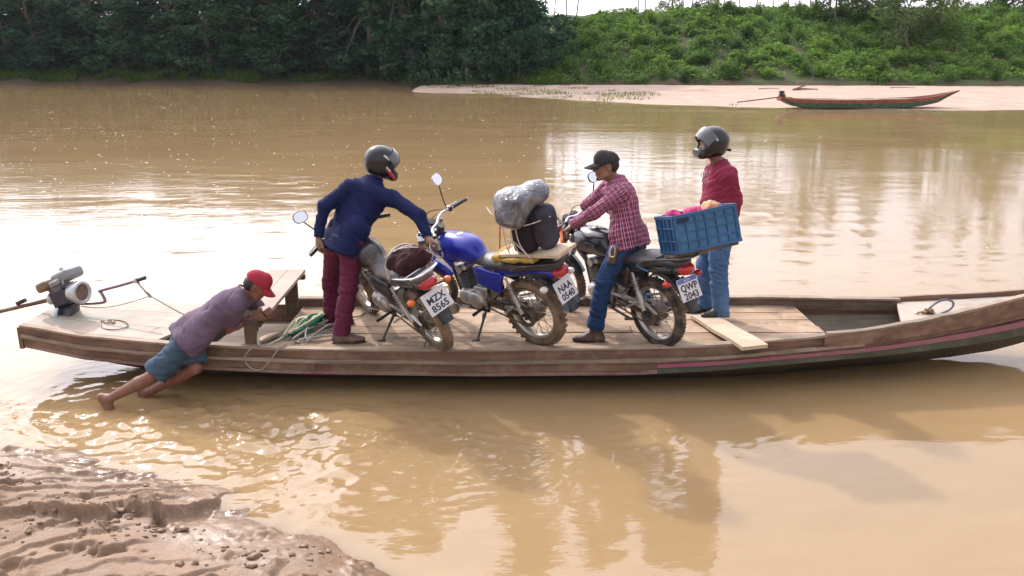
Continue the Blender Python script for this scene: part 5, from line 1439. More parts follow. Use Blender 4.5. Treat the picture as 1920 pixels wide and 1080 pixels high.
def boot(name, ank, d, m, parent, org, top=.11, h=.007, slim=1.0):
    a = Vector(ank); d = Vector((d[0], d[1], 0)).normalized(); u = V(0, 0, 1); t = d.cross(u)
    s = SDF(.02); g = a.z - .088          # deck level
    z = lambda v, k: V(v.x, v.y, g + k)
    s.rc(z(a - d * .045, .035), z(a + d * .10, .032), .040, .043 * slim, t, .72); s.rc(z(a + d * .08, .032), z(a + d * .165, .030), .044 * slim, .034, t, .68)
    s.rc(z(a - d * .02, .06), z(a + d * .06, .055), .044, .034, k=.03); s.rc(a - u * .03, a + u * top, .046, .050, k=.03, cuts=[(a + u * top, u)])
    o = s.build(name, m, parent, h, org)
    sb = SDF(.01); sb.rc(z(a - d * .05, .007), z(a + d * .10, .007), .043, .047 * slim, t, .2, cuts=[(z(a, 0.001), -u), (z(a, .016), u)]); sb.rc(z(a + d * .08, .007), z(a + d * .17, .007), .047 * slim, .036, t, .2, cuts=[(z(a, 0.001), -u), (z(a, .016), u)])
    sb.build('sole', LEATHB, o, .007, org); return o
def helmet(parent, c, f, u, org, red=False, white=True):
    r, f, u, R = frame_of(f, u); c = Vector(c) + u * .012
    q = lambda a, b_, d: c + r * a + f * b_ + u * d
    s = SDF(.015)
    cb = [(q(0, 0, -.128), -u + f * .12)]
    s.el(q(0, -.012, .022), (.122, .148, .132), R); s.el(q(0, .016, -.050), (.114, .146, .088), R, k=.04, cuts=cb); s.rc(q(-.06, .115, -.085), q(.06, .115, -.085), .036, .036, k=.03)
    s.el(q(0, -.004, -.012), (.094, .116, .112), R, 's', .004); s.rc(q(0, -.01, -.06), q(0, -.01, -.22), .082, .09, op='s', k=.004); s.bx(q(0, .15, .006), (.092, .105, .040), R, .03, 's', .006)
    h = s.build('helmet', HELM, parent, .007, org)
    # visor pushed up: a curved shield turning on the temples
    R1 = Matrix.Rotation(radians(50), 3, r); rows = []
    for i in range(9):
        el_ = lerp(-.42, .36, i / 8); rows.append([])
        for j in range(17):
            az = lerp(-1.28, 1.28, j / 16); rad = .163
            p = r * sin(az) * .132 * cos(el_ * .6) + f * (cos(az) * cos(el_) * rad - .0) + u * sin(el_) * .150
            rows[-1].append((c + R1 @ p, (R1 @ (r * sin(az) + f * cos(az) + u * sin(el_))).normalized()))
    nv = 17; vs = []; fs = []
    for k_, off in enumerate((0, .004)):
        for rw in rows: vs += [p + n_ * off for p, n_ in rw]
    b_ = 9 * nv
    for i in range(8):
        for j in range(16):
            a_ = i * nv + j; fs.append([a_, a_ + nv, a_ + nv + 1, a_ + 1]); fs.append([b_ + a_, b_ + a_ + 1, b_ + a_ + nv + 1, b_ + a_ + nv])
    for i in range(8):
        for j in (0, 16): a_ = i * nv + j; fs.append([a_, a_ + nv, b_ + a_ + nv, b_ + a_])
    for j in range(16):
        for i in (0, 8): a_ = i * nv + j; fs.append([a_, a_ + 1, b_ + a_ + 1, b_ + a_])
    MB().add(vs, fs).build('visor', VISOR, h, 40, org)
    for s_ in (-1, 1):
        MB().disc(q(s_ * .124, .035, .0), r, .026, .022, 16).build('visor_pivot', HELM, h, 40, org)
        # decals follow the shell: short curved strips
        def patch(nm, pts, w, m_):
            rr = []
            for (b1, d1) in pts:
                yy = (b1 + .012) / .148; zz = (d1 - .022) / .132; xx = .122 * sqrt(max(.02, 1 - yy * yy - zz * zz)) + .0012
                n_ = (r * s_ * xx / .122 ** 2 + f * (b1 + .012) / .148 ** 2 + u * (d1 - .022) / .132 ** 2).normalized()
                rr.append((q(s_ * xx, b1, d1), n_))
            mb = MB(); rings = []
            for i, (p, n_) in enumerate(rr):
                tg = (rr[min(i + 1, len(rr) - 1)][0] - rr[max(i - 1, 0)][0]).normalized(); sd_ = tg.cross(n_).normalized() * w * (1 if 0 < i < len(rr) - 1 else .6)
                rings.append([p - sd_ + n_ * .0, p - sd_ * .9 + n_ * .003, p + sd_ * .9 + n_ * .003, p + sd_ + n_ * .0])
            mb.loft(rings).build(nm, m_, h, 40, org)
        if white: patch('white_stripe', [(-.045, .075), (-.025, .068), (-.005, .060), (.015, .050)] if red else [(.02, .09), (.008, .072), (-.004, .052), (-.012, .035)], .010, WHITE_D)
        if red:
            for i_ in (0,):
                MB().tube([q(s_ * .118, .005, -.03), q(s_ * .128, .055, -.062), q(s_ * .108, .105, -.095)], [.010, .018, .014], 8).build('red_trim', RED_D, h, 40, org)
                MB().tube([q(s_ * .122, .00, -.012), q(s_ * .128, .04, -.040)], [.009, .011], 8).build('white_trim', WHITE_D, h, 40, org)
    if not red: MB().tube([q(0, -.14, -.06), q(.02, -.185, -.072)], .012, 6).build('chin_strap', HELMD, h, 40, org)
    return h
def cap(parent, c, f, u, m, org, brim=.10, tilt=-.05):
    r, f, u, R = frame_of(f, u); c = Vector(c); q = lambda a, b_, d: c + r * a + f * b_ + u * d
    s = SDF(.01); s.el(q(0, -.010, .035), (.084, .106, .094), R, cuts=[(q(0, 0, .028), -u - f * .10)]); s.el(q(0, .03, .055), (.072, .075, .085), R, cuts=[(q(0, 0, .028), -u)])
    o = s.build('cap', m, parent, .006, org)
    rings = []
    for i in range(9):
        t = i / 8; a = lerp(-1.25, 1.25, t)
        ps = []
        for k_, (rad) in enumerate((.0, 1.0)):
            b0 = .062 * cos(a) + .03; x0 = .074 * sin(a)
            b1 = b0 + brim * (cos(a) ** .6 if cos(a) > 0 else 0); x1 = x0 * 1.02
            dz = -.020 * (sin(a) ** 2)
            ps.append((x0 if k_ == 0 else x1, b0 if k_ == 0 else b1, .036 + dz + (tilt * .6 if k_ else 0)))
        (xa, ba, za), (xb, bb_, zb_) = ps
        rings.append([q(xa, ba, za), q(xb, bb_, zb_), q(xb, bb_, zb_ + .005), q(xa, ba, za + .006)])
    MB().loft(rings).build('brim', m, o, 40, org)
    MB().disc(q(0, -.008, .130), u, .008, .008, 10).build('button', m, o, 40, org)
    return o
def seg_attr(o, org, segs):
    """per-vertex cloth coordinates from the nearest limb"""
    n = len(o.data.vertices); p = np.empty(n * 3); o.data.vertices.foreach_get('co', p); p = p.reshape(-1, 3) + np.array(org)
    best = np.full(n, 1e9); out = np.zeros((n, 3))
    for a, b, side, rad in segs:
        a, b = _n(a), _n(b); ba = b - a; L = np.linalg.norm(ba); ax = ba / L
        t = np.clip((p - a) @ ax, 0, L); d = np.linalg.norm(p - a - t[:, None] * ax, axis=1) - rad
        s1 = _n(Vector(side).normalized()); s1 = s1 - ax * (s1 @ ax); s1 /= np.linalg.norm(s1); s2 = np.cross(ax, s1)
        rel = p - a; ang = np.arctan2(rel @ s2, rel @ s1)
        m_ = d < best; best[m_] = d[m_]
        out[m_, 0] = ang[m_] * max(rad, .045) * .95; out[m_, 1] = (rel @ ax)[m_]
    at = o.data.attributes.new('weave', 'FLOAT_VECTOR', 'POINT'); at.data.foreach_set('vector', out.astype(np.float32).ravel())

def person(label, J, face, up, skin, shirt, pants, org, sleeve='long', legs='long', build=1.0, group=None, hem=.03, belly=0.0, loose=1.0, hand=None, feet=None, hsc=1.0):
    for a, b, l in (('shL', 'elL', .29), ('elL', 'wrL', .26), ('shR', 'elR', .29), ('elR', 'wrR', .26), ('hipL', 'knL', .42), ('knL', 'anL', .41), ('hipR', 'knR', .42), ('knR', 'anR', .41)):
        if 'DBG' in globals(): print(label[:20], a, b, round((J[a] - J[b]).length, 3), 'want', l)
    hipc = (J['hipL'] + J['hipR']) / 2; nk = J['nk']; ax = (nk - hipc).normalized(); sh = (J['shR'] - J['shL']).normalized(); chest = hipc.lerp(nk, .68); waist = hipc.lerp(nk, .30)
    hipax = (J['hipR'] - J['hipL']).normalized()
    s = SDF(.02)
    q = add_head(s, J['hd'], face, up, hsc)
    hb = J['hd'] - Vector(up).normalized() * .07 - Vector(face).normalized() * .02
    s.rc(nk - ax * .03, hb, .056 * build, .052, k=.03)
    B = build
    s.rc(hipc - ax * .02, waist, .135 * B, .12 * B, hipax, .55); s.rc(waist, chest, .13 * B, .15 * B, sh, .6); s.rc(J['shL'], J['shR'], .055 * B, .055 * B, k=.04)
    for k_ in 'LR':
        s.rc(J['sh' + k_], J['el' + k_], .043 * B, .035 * B); s.rc(J['el' + k_], J['el' + k_].lerp(J['wr' + k_], .35), .035 * B, .037 * B); s.rc(J['el' + k_].lerp(J['wr' + k_], .35), J['wr' + k_], .037 * B, .026 * B)
        s.rc(J['hip' + k_], J['kn' + k_], .080 * B, .055 * B); m_ = J['kn' + k_].lerp(J['an' + k_], .32)
        s.rc(J['kn' + k_], m_, .054 * B, .056 * B); s.rc(m_, J['an' + k_], .056 * B, .034 * B)
        if hand and hand.get(k_): add_hand(s, J['wr' + k_], *hand[k_])
        if feet and feet.get(k_): add_foot(s, J['an' + k_], *feet[k_])
    root = s.build('person', skin, None, .0065, org); root.location = org; tag(root, label, 'person', group)
    # shirt
    s = SDF(.035)
    h0 = hipc - ax * hem
    C_ = B * loose
    s.rc(hipc - ax * (hem + .10), waist, .172 * C_, .162 * C_, hipax, .70, cuts=[(h0, -ax)]); s.rc(waist, chest, .164 * C_, .172 * C_, sh, .66)
    if belly: fwd = sh.cross(ax) * -1; s.el(waist + Vector(face).normalized() * belly + ax * .02, (.12, .12, .15), k=.06)
    s.rc(chest, nk - ax * .05, .165 * B, .085 * B, sh, .66, k=.05); s.rc(J['shL'].lerp(J['shR'], .08), J['shL'].lerp(J['shR'], .92), .066 * B, .066 * B, k=.05)
    s.rc(nk - ax * .05, nk + ax * .012, .080 * B, .066 * B, k=.02, cuts=[(nk + ax * .012, ax)])
    for k_ in 'LR':
        a, e, w = J['sh' + k_], J['el' + k_], J['wr' + k_]
        if sleeve == 'long':
            s.rc(a, e, .068 * B, .054 * B, k=.05); wd = (w - e).normalized(); s.rc(e, w, .054 * B, .040 * B, k=.02, cuts=[(w - wd * .012, wd)])
        else:
            ed = (e - a).normalized(); cp = a.lerp(e, .68); s.rc(a, e, .072 * B, .078 * B, k=.05, cuts=[(cp, ed)])
    [s.rc(J['hip' + k_] + ax * .06, J['hip' + k_] - ax * (hem + .05), .112 * C_, .118 * C_, k=.05, cuts=[(h0, -ax)]) for k_ in 'LR']
    s.warp = wrinkle(.0075, ax * .8 + sh * .5, len(label), 17, 5)
    o = s.build('shirt', shirt, root, .0085, org)
    if shirt is PLAID: seg_attr(o, org, [(hipc, nk, sh, .15), (J['shL'], J['elL'], ax, .06), (J['elL'], J['wrL'], ax, .045), (J['shR'], J['elR'], ax, .06), (J['elR'], J['wrR'], ax, .045)])
    cr_ = sh.cross(ax).normalized()
    ring = [nk + ax * (.012 + .010 * sin(a)) + sh * .066 * B * cos(a) + cr_ * .064 * B * sin(a) for a in [2 * pi * i_ / 18 for i_ in range(18)]]
    MB().tube(ring, .0095, 6, closed=True).build('collar', shirt if shirt is not PLAID else BURG, o, 60, org)
    # trousers
    s = SDF(.03)
    s.rc(hipc + ax * .09, hipc - ax * .02, .146 * B, .155 * B, hipax, .68)
    for k_ in 'LR':
        h_, kn, an = J['hip' + k_], J['kn' + k_], J['an' + k_]; d = (an - kn).normalized(); td = (kn - h_).normalized()
        s.el(h_ - td * .0 - hipax * 0, (.098 * B, .098 * B, .108 * B), k=.05)
        if legs == 'long':
            s.rc(h_, kn, .102 * B, .074 * B, k=.03); ce = an + d * .035; s.rc(kn, an + d * .08, .074 * B, .070 * B, k=.03, cuts=[(ce, d)])
        else:
            ce = h_.lerp(kn, .90); s.rc(h_, kn + td * .1, .106 * B, .108 * B, k=.03, cuts=[(ce, td)])
    s.warp = wrinkle(.0095, V(0.35, 0, 1), len(label) + 5, 19, 6)
    s.build('trousers' if legs == 'long' else 'shorts', pants, root, .0085, org)
    return root, q

# --- man in navy holding the two left motorcycles
gA = wpt(W1, (.83, .315, .975), st1); gB = wpt(W2, (.84, .30, .975), st2)
oA = G(632, 640, DECK)
JA = dict(anR=P(640, 620, 6.84), knR=P(653, 542, 6.93), hipR=P(661, 446, 7.03), anL=P(622, 596, 7.33), knL=P(621, 528, 7.30), hipL=P(630, 446, 7.20), nk=P(702, 338, 7.30), shL=P(655, 352, 7.22), shR=P(736, 372, 7.20),
          elL=P(608, 386, 7.10), elR=P(786, 405, 7.06), hd=P(715, 309, 7.36))
JA['wrL'] = gA + V(.02, .02, .085); JA['wrR'] = gB + V(-.085, .02, .05)
pA, q = person('man in navy sweater, maroon trousers and dark helmet holding two motorcycles, his back turned', JA, V(.80, .45, -.30), V(.25, .1, 1), SKIN_A, NAVY, MAROON_T, oA, build=.98, hem=.135, loose=1.03, hand={'L': (V(-.1, 0, -1), V(.75, .5, 0), 1.15, 1), 'R': (V(.85, -.15, -.45), V(-.2, 0, -1), 1.2, -1)})
helmet(pA, JA['hd'], V(.80, .45, -.30), V(.25, .1, 1), oA, True)
boot('boot', V(JA['anR'].x, JA['anR'].y, DECK + .088), V(.9, .1, 0), LEATH, pA, oA); boot('boot', V(JA['anL'].x, JA['anL'].y, DECK + .088), V(.95, .2, 0), LEATH, pA, oA)
# --- rider in plaid
gC = wpt(W3, (.835, .305, .972), st3); gCr = wpt(W3, (.835, -.305, .972), st3)
oC = G(1115, 640, DECK)
JC = dict(hipL=P(1171, 456, 6.93), hipR=P(1190, 447, 7.10), nk=P(1157, 337, 7.12), shL=P(1164, 362, 6.95), shR=P(1141, 352, 7.26), elL=P(1113, 398, 6.93), elR=P(1100, 385, 7.40), hd=P(1137, 312, 7.11), knL=P(1133, 527, 6.88), anL=P(1117, 608, 6.87))
JC['wrL'] = gC + V(.08, -.02, .045); JC['wrR'] = gCr + V(.07, -.03, .05); JC['knR'] = wpt(W3, (.62, -.26, .52)); JC['anR'] = wpt(W3, (.46, -.40, .16)); JC['anR'].z = DECK + .095
fC = V(-1, -.10, -.10)
pC, q = person('man in red plaid shirt, dark jeans and black cap sitting astride the black motorcycle', JC, fC, V(-.05, 0, 1), SKIN_A, PLAID, JEANS_D, oC, build=.98, hem=.05, loose=1.06, hand={'L': (V(-.75, .15, -.55), V(.2, .0, -1), 1.15, -1), 'R': (V(-.7, .2, -.5), V(.2, 0, -1), 1.15, 1)})
cap(pC, JC['hd'], fC, V(-.05, 0, 1), CAPB, oC)
for a in (-1, 1):
    s = SDF(.004); s.el(q(a * .034, .093, .012), (.024, .024, .017)); s.build('sunglass_lens', LEATHB, pC, .005, oC)
MB().tube([q(-.072, .0, .012), q(-.066, .06, .014), q(-.045, .092, .016), q(0, .102, .018), q(.045, .092, .016), q(.066, .06, .014), q(.072, .0, .012)], .003, 6).build('sunglass_frame', LEATHB, pC, 40, oC)
s = SDF(.01); s.el(q(0, .070, -.098), (.026, .020, .016)); s.rc(q(-.02, .087, -.046), q(.02, .087, -.046), .005, .005, k=.004); s.build('beard', HAIR, pC, .006, oC)
s = SDF(.01); s.el(q(0, -.03, .01), (.079, .080, .075), cuts=[(q(0, -.005, 0), Vector(fC)), (q(0, 0, -.045), V(0, 0, -1))]); s.build('hair', HAIR, pC, .007, oC)
boot('boot', V(JC['anL'].x, JC['anL'].y, DECK + .088), V(-1, .0, 0), LEATH, pC, oC, .12); boot('boot', JC['anR'] - V(0, 0, .007), V(-.6, .7, 0), LEATH, pC, oC, .12)
s = SDF(.01); pp = P(1150, 478, 6.83); s.bx(pp, (.035, .03, .075), Matrix.Rotation(radians(14), 3, 'Y'), .018); o = s.build('belt_pouch', mat('pouch_leather', (.12, .075, .06), .6, bmp=.2), pC, .007, oC)
MB().tube(spline([pp + V(-.02, -.04, .085), pp + V(-.035, -.045, .04), pp + V(-.03, -.045, .0), pp + V(.0, -.045, .0), pp + V(.005, -.04, .07), pp + V(-.02, -.04, .085)], 5), .008, 6).build('pouch_buckle', CHROME, o, 40, oC)
# --- man standing by the plank
oD = G(1338, 590, DECK)
JD = dict(anL=P(1352, 584, 7.46), knL=P(1347, 508, 7.47), hipL=P(1352, 420, 7.52), anR=P(1322, 568, 7.74), knR=P(1322, 496, 7.72), hipR=P(1340, 416, 7.72), nk=P(1349, 305, 7.64), hd=P(1334, 272, 7.62), shL=P(1366, 328, 7.47), shR=P(1336, 324, 7.82), elL=P(1380, 376, 7.54), wrL=P(1372, 424, 7.66), elR=P(1352, 376, 7.92), wrR=P(1370, 422, 7.80))
fD = V(-1, -.14, -.06)
pD, q = person('man in burgundy shirt, light blue jeans and raised-visor helmet standing on the deck', JD, fD, V(0, 0, 1), SKIN_A, BURG, JEANS_L, oD, build=1.03, hem=.10, belly=.035, loose=1.04, hand={'L': (V(-.1, .6, -.8), V(-1, 0, 0), .5, 1), 'R': (V(-.1, -.6, -.8), V(-1, 0, 0), .5, -1)})
helmet(pD, JD['hd'], fD, V(0, 0, 1), oD, False)
boot('shoe', V(JD['anL'].x, JD['anL'].y, DECK + .123), V(-.95, -.25, 0), LEATHB, pD, oD, .05); boot('shoe', V(JD['anR'].x, JD['anR'].y, DECK + .088), V(-.97, -.2, 0), LEATHB, pD, oD, .05)
g0 = P(1318, 330, 7.50)
m = MB()
for dx in (0, 1): m.lathe([(.016, -.002), (.022, -.002), (.022, .002), (.016, .002)], g0 + V(.025 * dx, -.02 * dx, -.05 * dx + .01), (-.6, -.7, .2), 14, closed=True)
m.tube([g0 + V(0, 0, .02), g0 + V(.03, .01, .05), g0 + V(.035, .02, .0)], .003, 5); m.build('hanging_glasses', mat('glasses_frame', (.45, .45, .48), .2, .6, bmp=0), pD, 40, oD)
# --- man wading, pushing the stern
oB = G(240, 752, 0)
JB = dict(anR=P(204, 748, 6.32), knR=P(285, 706, 6.40), hipR=P(358, 640, 6.50), anL=P(276, 736, 6.58), knL=P(366, 690, 6.50), hipL=P(352, 622, 6.63), nk=P(454, 549, 6.74), shR=P(441, 575, 6.60), shL=P(466, 556, 6.92), hd=P(481, 535, 6.77), elR=P(428, 618, 6.70), wrR=P(474, 597, 6.78), elL=P(492, 592, 7.05), wrL=P(488, 580, 6.86))
fB = V(.86, .05, -.60)
pB, q = person('barefoot man in mauve shirt, denim shorts and red cap pushing the canoe from the shallows', JB, fB, V(.55, 0, .85), SKIN_B, MAUVE, DENIM_S, oB, 'short', 'short', .95, hem=.06, loose=1.08, hand={'R': (V(.9, .1, .25), V(.2, .9, -.2), .9, 1), 'L': (V(.6, -.5, .1), V(.3, .2, -.9), .9, -1)}, feet={'R': (V(.55, -.15, -.80), V(.7, 0, .6)), 'L': (V(.25, -.1, -.95), V(.9, 0, .3))}, hsc=.98)
cap(pB, JB['hd'], fB, V(.55, 0, .85), CAPR, oB, .085, -.06)
s = SDF(.01); s.el(q(0, -.03, -.005), (.079, .082, .078), cuts=[(q(0, .0, 0), Vector(fB))]); s.build('hair', HAIR, pB, .007, oB)
# ------------------------------------------------------------------ what the motorcycles carry
STRAP_O = mat('orange_strap', (0.62, 0.13, 0.035), .7, scale=40, bmp=.2); CORD = mat('white_cord', (.55, .48, .42), .8, scale=40)
BAGD = cloth('dark_bag', (0.022, 0.016, 0.020)); BAGM = cloth('dark_maroon_bag', (0.034, 0.010, 0.014), var=.5, scale=9); BAGB = cloth('slate_bag', (0.045, 0.042, 0.062), rough=.6)
mpl, nt, b = nt_of('grey_plastic_sheet'); co = coords(nt)
nt.links.new(ramp(nt, noise(nt, co, 9, 5, .6, 1.0), [(.3, (.045, .045, .055)), (.5, (.13, .13, .15)), (.75, (.30, .30, .33))]), b.inputs['Base Color']); setin(b, Roughness=.2); b.inputs['Coat Weight'].default_value = .7
bump(nt, b, math_(nt, 'ABSOLUTE', math_(nt, 'SUBTRACT', noise(nt, co, 8, 4, .55, 2.0), .5)), .65, .07); PLASTIC = mpl
def lump(f, amp, seed): return lambda p: amp * fbm(p * f, 3, seed)
# bundle on the dark motorcycle
b1 = wpt(W1, (-.15, -.01, .89)); R1 = W1.to_3x3()
s = SDF(.03); s.el(b1, (.14, .135, .085), R1); s.el(b1 + R1 @ V(.09, .02, .02), (.085, .12, .085), R1); s.el(b1 + R1 @ V(-.08, -.04, .04), (.09, .10, .08), R1); s.warp = lambda p: .02 * fbm(p * 12, 3, 4) - .014 * np.abs(vnoise(p * 16, 7))
bo = s.build('bundle', BAGM, None, .009, b1); bo.location = b1; tag(bo, 'crumpled dark maroon bundle tied on the seat of the dark motorcycle', 'bundle')
for (y0, x0, x1) in ((.05, .14, .05), (.02, .12, -.10), (-.05, .10, -.02)):
    pts = [b1 + R1 @ V(x0 + .06, .15, -.11), b1 + R1 @ V(x0 + .03, .125, .01), b1 + R1 @ V(x0 - .02, .05, .105), b1 + R1 @ V(x1, -.06, .12), b1 + R1 @ V(x1 - .02, -.16, .0)]
    MB().tube(spline(pts, 6), .006, 6).build('tie_cord', CORD, bo, 40, b1)
# board and luggage on the blue motorcycle
R2 = W2.to_3x3(); T2 = R2 @ Matrix.Rotation(radians(9), 3, 'Y')
b2 = wpt(W2, (-.17, 0, .90)); m = MB(); rr = []
for i in range(7):
    x = lerp(.33, -.30, i / 6); rr.append([b2 + T2 @ V(x, y, z + .004 * sin(i)) for y, z in ((-.10, 0), (-.10, .024), (.13, .024), (.13, 0))])
bd = m.loft(rr).build('cargo_board', W_PLANK, None, 35, b2); bd.location = b2; tag(bd, 'pale wooden board tied on the rack of the blue motorcycle', 'board')
ys = b2 + T2 @ V(.16, .03, -.022); s = SDF(.02); s.bx(ys, (.21, .13, .018), T2, .015); s.bx(ys + T2 @ V(.19, .02, .02), (.05, .11, .03), T2, .02); s.warp = lump(14, .010, 6)
yo = s.build('folded_sack', mat('yellow_sack', (.38, .24, .045), .8, var=.35, scale=9, dirt=MUD, dirt_amt=.3), None, .009, ys); yo.location = ys; tag(yo, 'folded yellow sack under the wooden board on the blue motorcycle', 'sack')
tilt = T2 @ Matrix.Rotation(radians(-9), 3, 'Y') @ Matrix.Rotation(radians(-2), 3, 'X')
k1 = b2 + T2 @ V(.06, .065, .03); s = SDF(.02); s.bx(k1 + tilt @ V(0, 0, .16), (.105, .075, .165), tilt, .06); s.warp = lump(9, .010, 8)
a = s.build('travel_bag', BAGD, None, .009, k1); a.location = k1; tag(a, 'black upright bag strapped to the board on the blue motorcycle', 'bag')
k2 = b2 + T2 @ V(-.06, -.03, .03); s = SDF(.02); s.bx(k2 + tilt @ V(0, 0, .175), (.105, .095, .18), tilt, .07); s.warp = lump(9, .010, 9)
a = s.build('travel_bag', BAGB, None, .009, k2); a.location = k2; tag(a, 'slate grey upright bag behind the black one on the blue motorcycle', 'bag')
k3 = b2 + T2 @ V(.045, .05, .03) + tilt @ V(0, 0, .335); s = SDF(.05); s.el(k3 + tilt @ V(.035, .05, .065), (.150, .14, .140), tilt); s.el(k3 + tilt @ V(-.085, -.08, .13), (.115, .12, .095), tilt); s.el(k3 + tilt @ V(.03, .10, .0), (.12, .10, .10), tilt)
s.warp = lambda p: .020 * fbm(p * 6, 2, 12) - .009 * np.abs(vnoise(p * np.array([9, 9, 22]), 5))
a = s.build('wrapped_bundle', PLASTIC, None, .009, k3); a.location = k3; tag(a, 'bundle wrapped in grey plastic on top of the bags on the blue motorcycle', 'bundle')
tp = lambda x, y, z: b2 + T2 @ V(.075, .01, .03) + tilt @ V(x, y, z - .03)
nt_pts = [[(.10, .14, .03), (.105, .155, .12), (.11, .15, .26), (.12, .19, .33)], [(-.12, .15, .03), (-.04, .155, .15), (-.03, .16, .34), (-.02, .20, .45), (-.02, .10, .565)], [(.11, .155, .27), (-.03, .165, .29), (-.16, .09, .31), (-.25, -.02, .33)], [(.10, .15, .12), (.03, .16, .17), (-.12, .15, .03)], [(.10, .15, .05), (.04, .155, .16), (-.02, .16, .06)], [(.03, .16, .165), (.02, .155, .26)], [(.22, .16, .43), (.10, .235, .42), (-.02, .235, .41)], [(.08, .23, .35), (.07, .235, .45), (.08, .15, .55)]]
no = empty('cargo_net', tp(0, .1, .03)); tag(no, 'white cord net holding the bags on the blue motorcycle', 'net')
for pts in nt_pts: MB().tube(spline([tp(*p) for p in pts], 6), .0045, 5).build('cord', CORD, no, 40, tp(0, .1, .03))
# orange strap: over the bundle to the rider's hand, and down the near side
sb = tp(.14, .2, .3); so = empty('strap', sb); tag(so, 'orange strap running over the wrapped bundle to the rider\'s hand', 'strap')
hnd = gC + V(-.02, -.03, .03)
path = [P(991, 372, 6.98), P(1003, 379, 6.93), P(1013, 395, 6.88), P(1022, 411, 6.86), P(1035, 423, 6.88), hnd]
path2 = [hnd, P(1054, 450, 6.95), P(1060, 466, 6.98), P(1057, 482, 6.97), P(1054, 500, 6.94)]
for i_, pth in enumerate((path, path2)):
    pts = spline(pth, 6); MB().strip(pts, V(.010, -.010, .008) if i_ == 0 else V(.009, .002, .002), .003).build('webbing', STRAP_O, so, 40, sb)
pts = spline([hnd, P(1050, 462, 6.93), P(1044, 468, 6.95), P(1040, 474, 6.97)], 6); MB().strip(pts, V(.006, .003, .006), .003).build('webbing', STRAP_O, so, 40, sb)
pts = [P(938, 400, 7.02), P(937, 440, 7.0), P(937, 498, 6.96)]; MB().strip(spline(pts, 5), V(.006, .002, 0), .003).build('webbing', STRAP_O, so, 40, sb)
pts = [P(937, 496, 6.95), P(938, 515, 6.93), P(941, 530, 6.93)]; MB().strip(spline(pts, 5), V(.013, .003, 0), .004).build('webbing', STRAP_O, so, 40, sb)
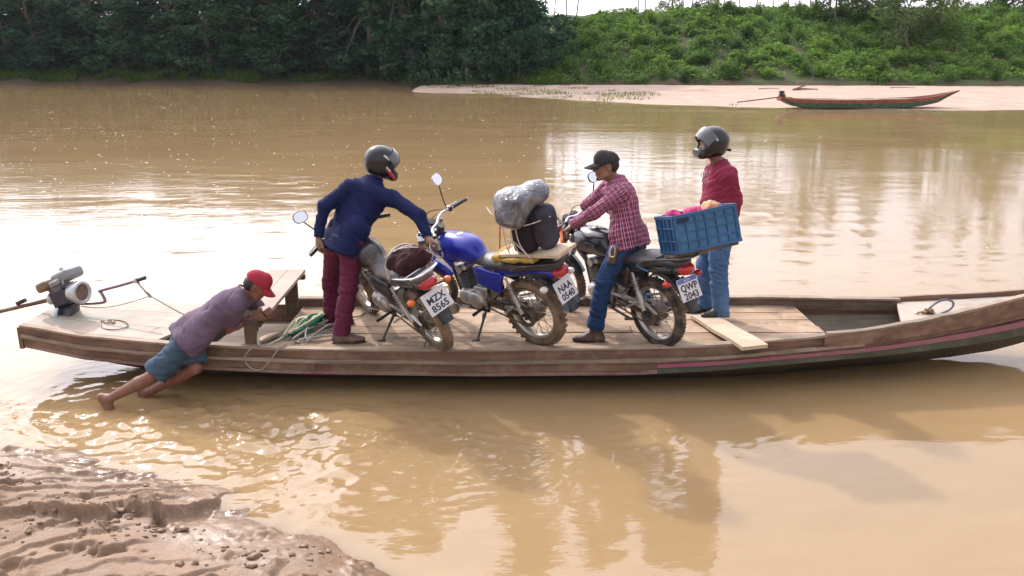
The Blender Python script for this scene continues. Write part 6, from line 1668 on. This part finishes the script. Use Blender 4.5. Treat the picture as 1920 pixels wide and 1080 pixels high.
# blue crate across the black motorcycle's rack
CRATE = mat('blue_crate', (.02, .088, .20), .42, var=.22, scale=5, dirt=(.16, .18, .2), dirt_amt=.22, bmp=.05); CRATE2 = mat('blue_crate_panel', (.03, .135, .27), .4, var=.2, scale=5, bmp=.05)
cx = V(.965, .24, .155).normalized(); cu = V(-.15, .17, 1).normalized(); cy = cu.cross(cx).normalized(); cu = cx.cross(cy); CM = Matrix((cx, cy, cu)).transposed()
cc = P(1308, 429, 6.60); cl, cw, chh = .525, .36, .30
bs = cc - cu * chh / 2
cr = empty('crate', bs); tag(cr, 'blue plastic crate of clothes set across the rack of the black motorcycle', 'crate')
def cp(x, y, z): return bs + CM @ V(x, y, z)
def cbox(m, c, d): m.box(cp(*c), d, CM, .002); return m
for s_ in (-1, 1):
    y = s_ * (cw / 2 - .006)
    m = MB(); cbox(m, (0, y, chh * .49), (cl - .03, .004, chh * .95)); m.build('side_panel', CRATE2 if s_ < 0 else CRATE, cr, 35, bs)
    yr = s_ * (cw / 2)
    for k_ in range(7): m = MB(); cbox(m, (lerp(-cl / 2 + .012, cl / 2 - .012, k_ / 6), yr, chh / 2), (.014 if k_ % 3 else .026, .016, chh)); m.build('vertical_rib', CRATE, cr, 35, bs)
    for k_, (z, th) in enumerate(((.012, .024), (.085, .012), (.16, .012), (.225, .012), (chh - .014, .028))): m = MB(); cbox(m, (0, yr - s_ * .001, z), (cl + .004, .019, th)); m.build('horizontal_rib', CRATE, cr, 35, bs)
    for k_ in (1, 4): m = MB(); cbox(m, (lerp(-cl / 2, cl / 2, (k_ + .5) / 6) , y - s_ * .003 * -1, .19), (.085, .006, .06)); m.build('label_plate', CRATE2, cr, 35, bs)
    m = MB(); cbox(m, (-.19, yr + s_ * .006, chh - .045), (.10, .012, .028)); m.build('hand_hole_shade', mat('hole_shadow', (.012, .02, .035), .8, bmp=0), cr, 35, bs)  # solid dark block: the shade inside the hand hole given as colour
    x = s_ * (cl / 2 - .006)
    m = MB(); cbox(m, (x, 0, chh * .49), (.004, cw - .03, chh * .95)); m.build('end_panel', CRATE, cr, 35, bs)
    for k_ in range(5): m = MB(); cbox(m, (s_ * cl / 2, lerp(-cw / 2 + .015, cw / 2 - .015, k_ / 4), chh / 2), (.016, .014, chh)); m.build('vertical_rib', CRATE, cr, 35, bs)
    for z, th in ((.012, .024), (.10, .012), (.20, .012), (chh - .014, .028)): m = MB(); cbox(m, (s_ * (cl / 2 - .001), 0, z), (.019, cw + .003, th)); m.build('horizontal_rib', CRATE, cr, 35, bs)
m = MB(); cbox(m, (0, 0, .006), (cl - .02, cw - .02, .008)); m.build('bottom', CRATE, cr, 35, bs)
bb_ = cp(-.02, 0, -.016); m = MB(); cbox(m, (-.02, 0.02, -.016), (.56, .30, .022)); cbox(m, (-.12, 0.02, -.034), (.26, .24, .016)); o = m.build('crate_board', W_DARK, None, 35, bb_); o.location = bb_; tag(o, 'dark board under the blue crate on the black motorcycle', 'board')
PINK = cloth('pink_cloth', (.50, .05, .17), var=.35, scale=12); CREAM = cloth('cream_orange_cloth', (.55, .36, .22), var=.4, scale=12, fade=(.62, .12, .04)); GREYC = cloth('grey_cloth', (.22, .21, .24))
for (x, y, z, r, m_, lb) in ((-.16, .04, .285, (.06, .07, .045), PINK, 'pink crumpled cloth at the left end inside the blue crate'), (.0, .03, .285, (.09, .08, .045), PINK, 'magenta cloth in the middle of the blue crate'), (.13, .0, .295, (.07, .09, .055), CREAM, 'cream and orange cloth heaped in the blue crate'), (.20, .05, .28, (.04, .08, .055), GREYC, 'grey cloth at the right end inside the blue crate')):
    s = SDF(.02); c0 = cp(x, y, z); s.el(c0, r, CM); s.el(c0 - cu * .06, (r[0] * .95, r[1], .07), CM); s.warp = lump(20, .016, int(x * 100) + 50)
    o = s.build('cloth_bundle', m_, None, .008, c0); o.location = c0; tag(o, lb, 'cloth')
# ------------------------------------------------------------------ thin humid haze over the river
hm = bpy.data.materials.new('haze'); hm.use_nodes = True; hn = hm.node_tree
hn.nodes.remove(hn.nodes['Principled BSDF'])
pv = hn.nodes.new('ShaderNodeVolumePrincipled'); pv.inputs['Color'].default_value = (0.82, 0.92, 1.0, 1); pv.inputs['Density'].default_value = 0.00014; pv.inputs['Anisotropy'].default_value = 0.35
hn.links.new(pv.outputs[0], hn.nodes['Material Output'].inputs['Volume'])
hzb = MB().box((0, 180, 9.5), (640, 500, 27)).build('haze', hm, None, flat=True)
tag(hzb, kind='stuff')
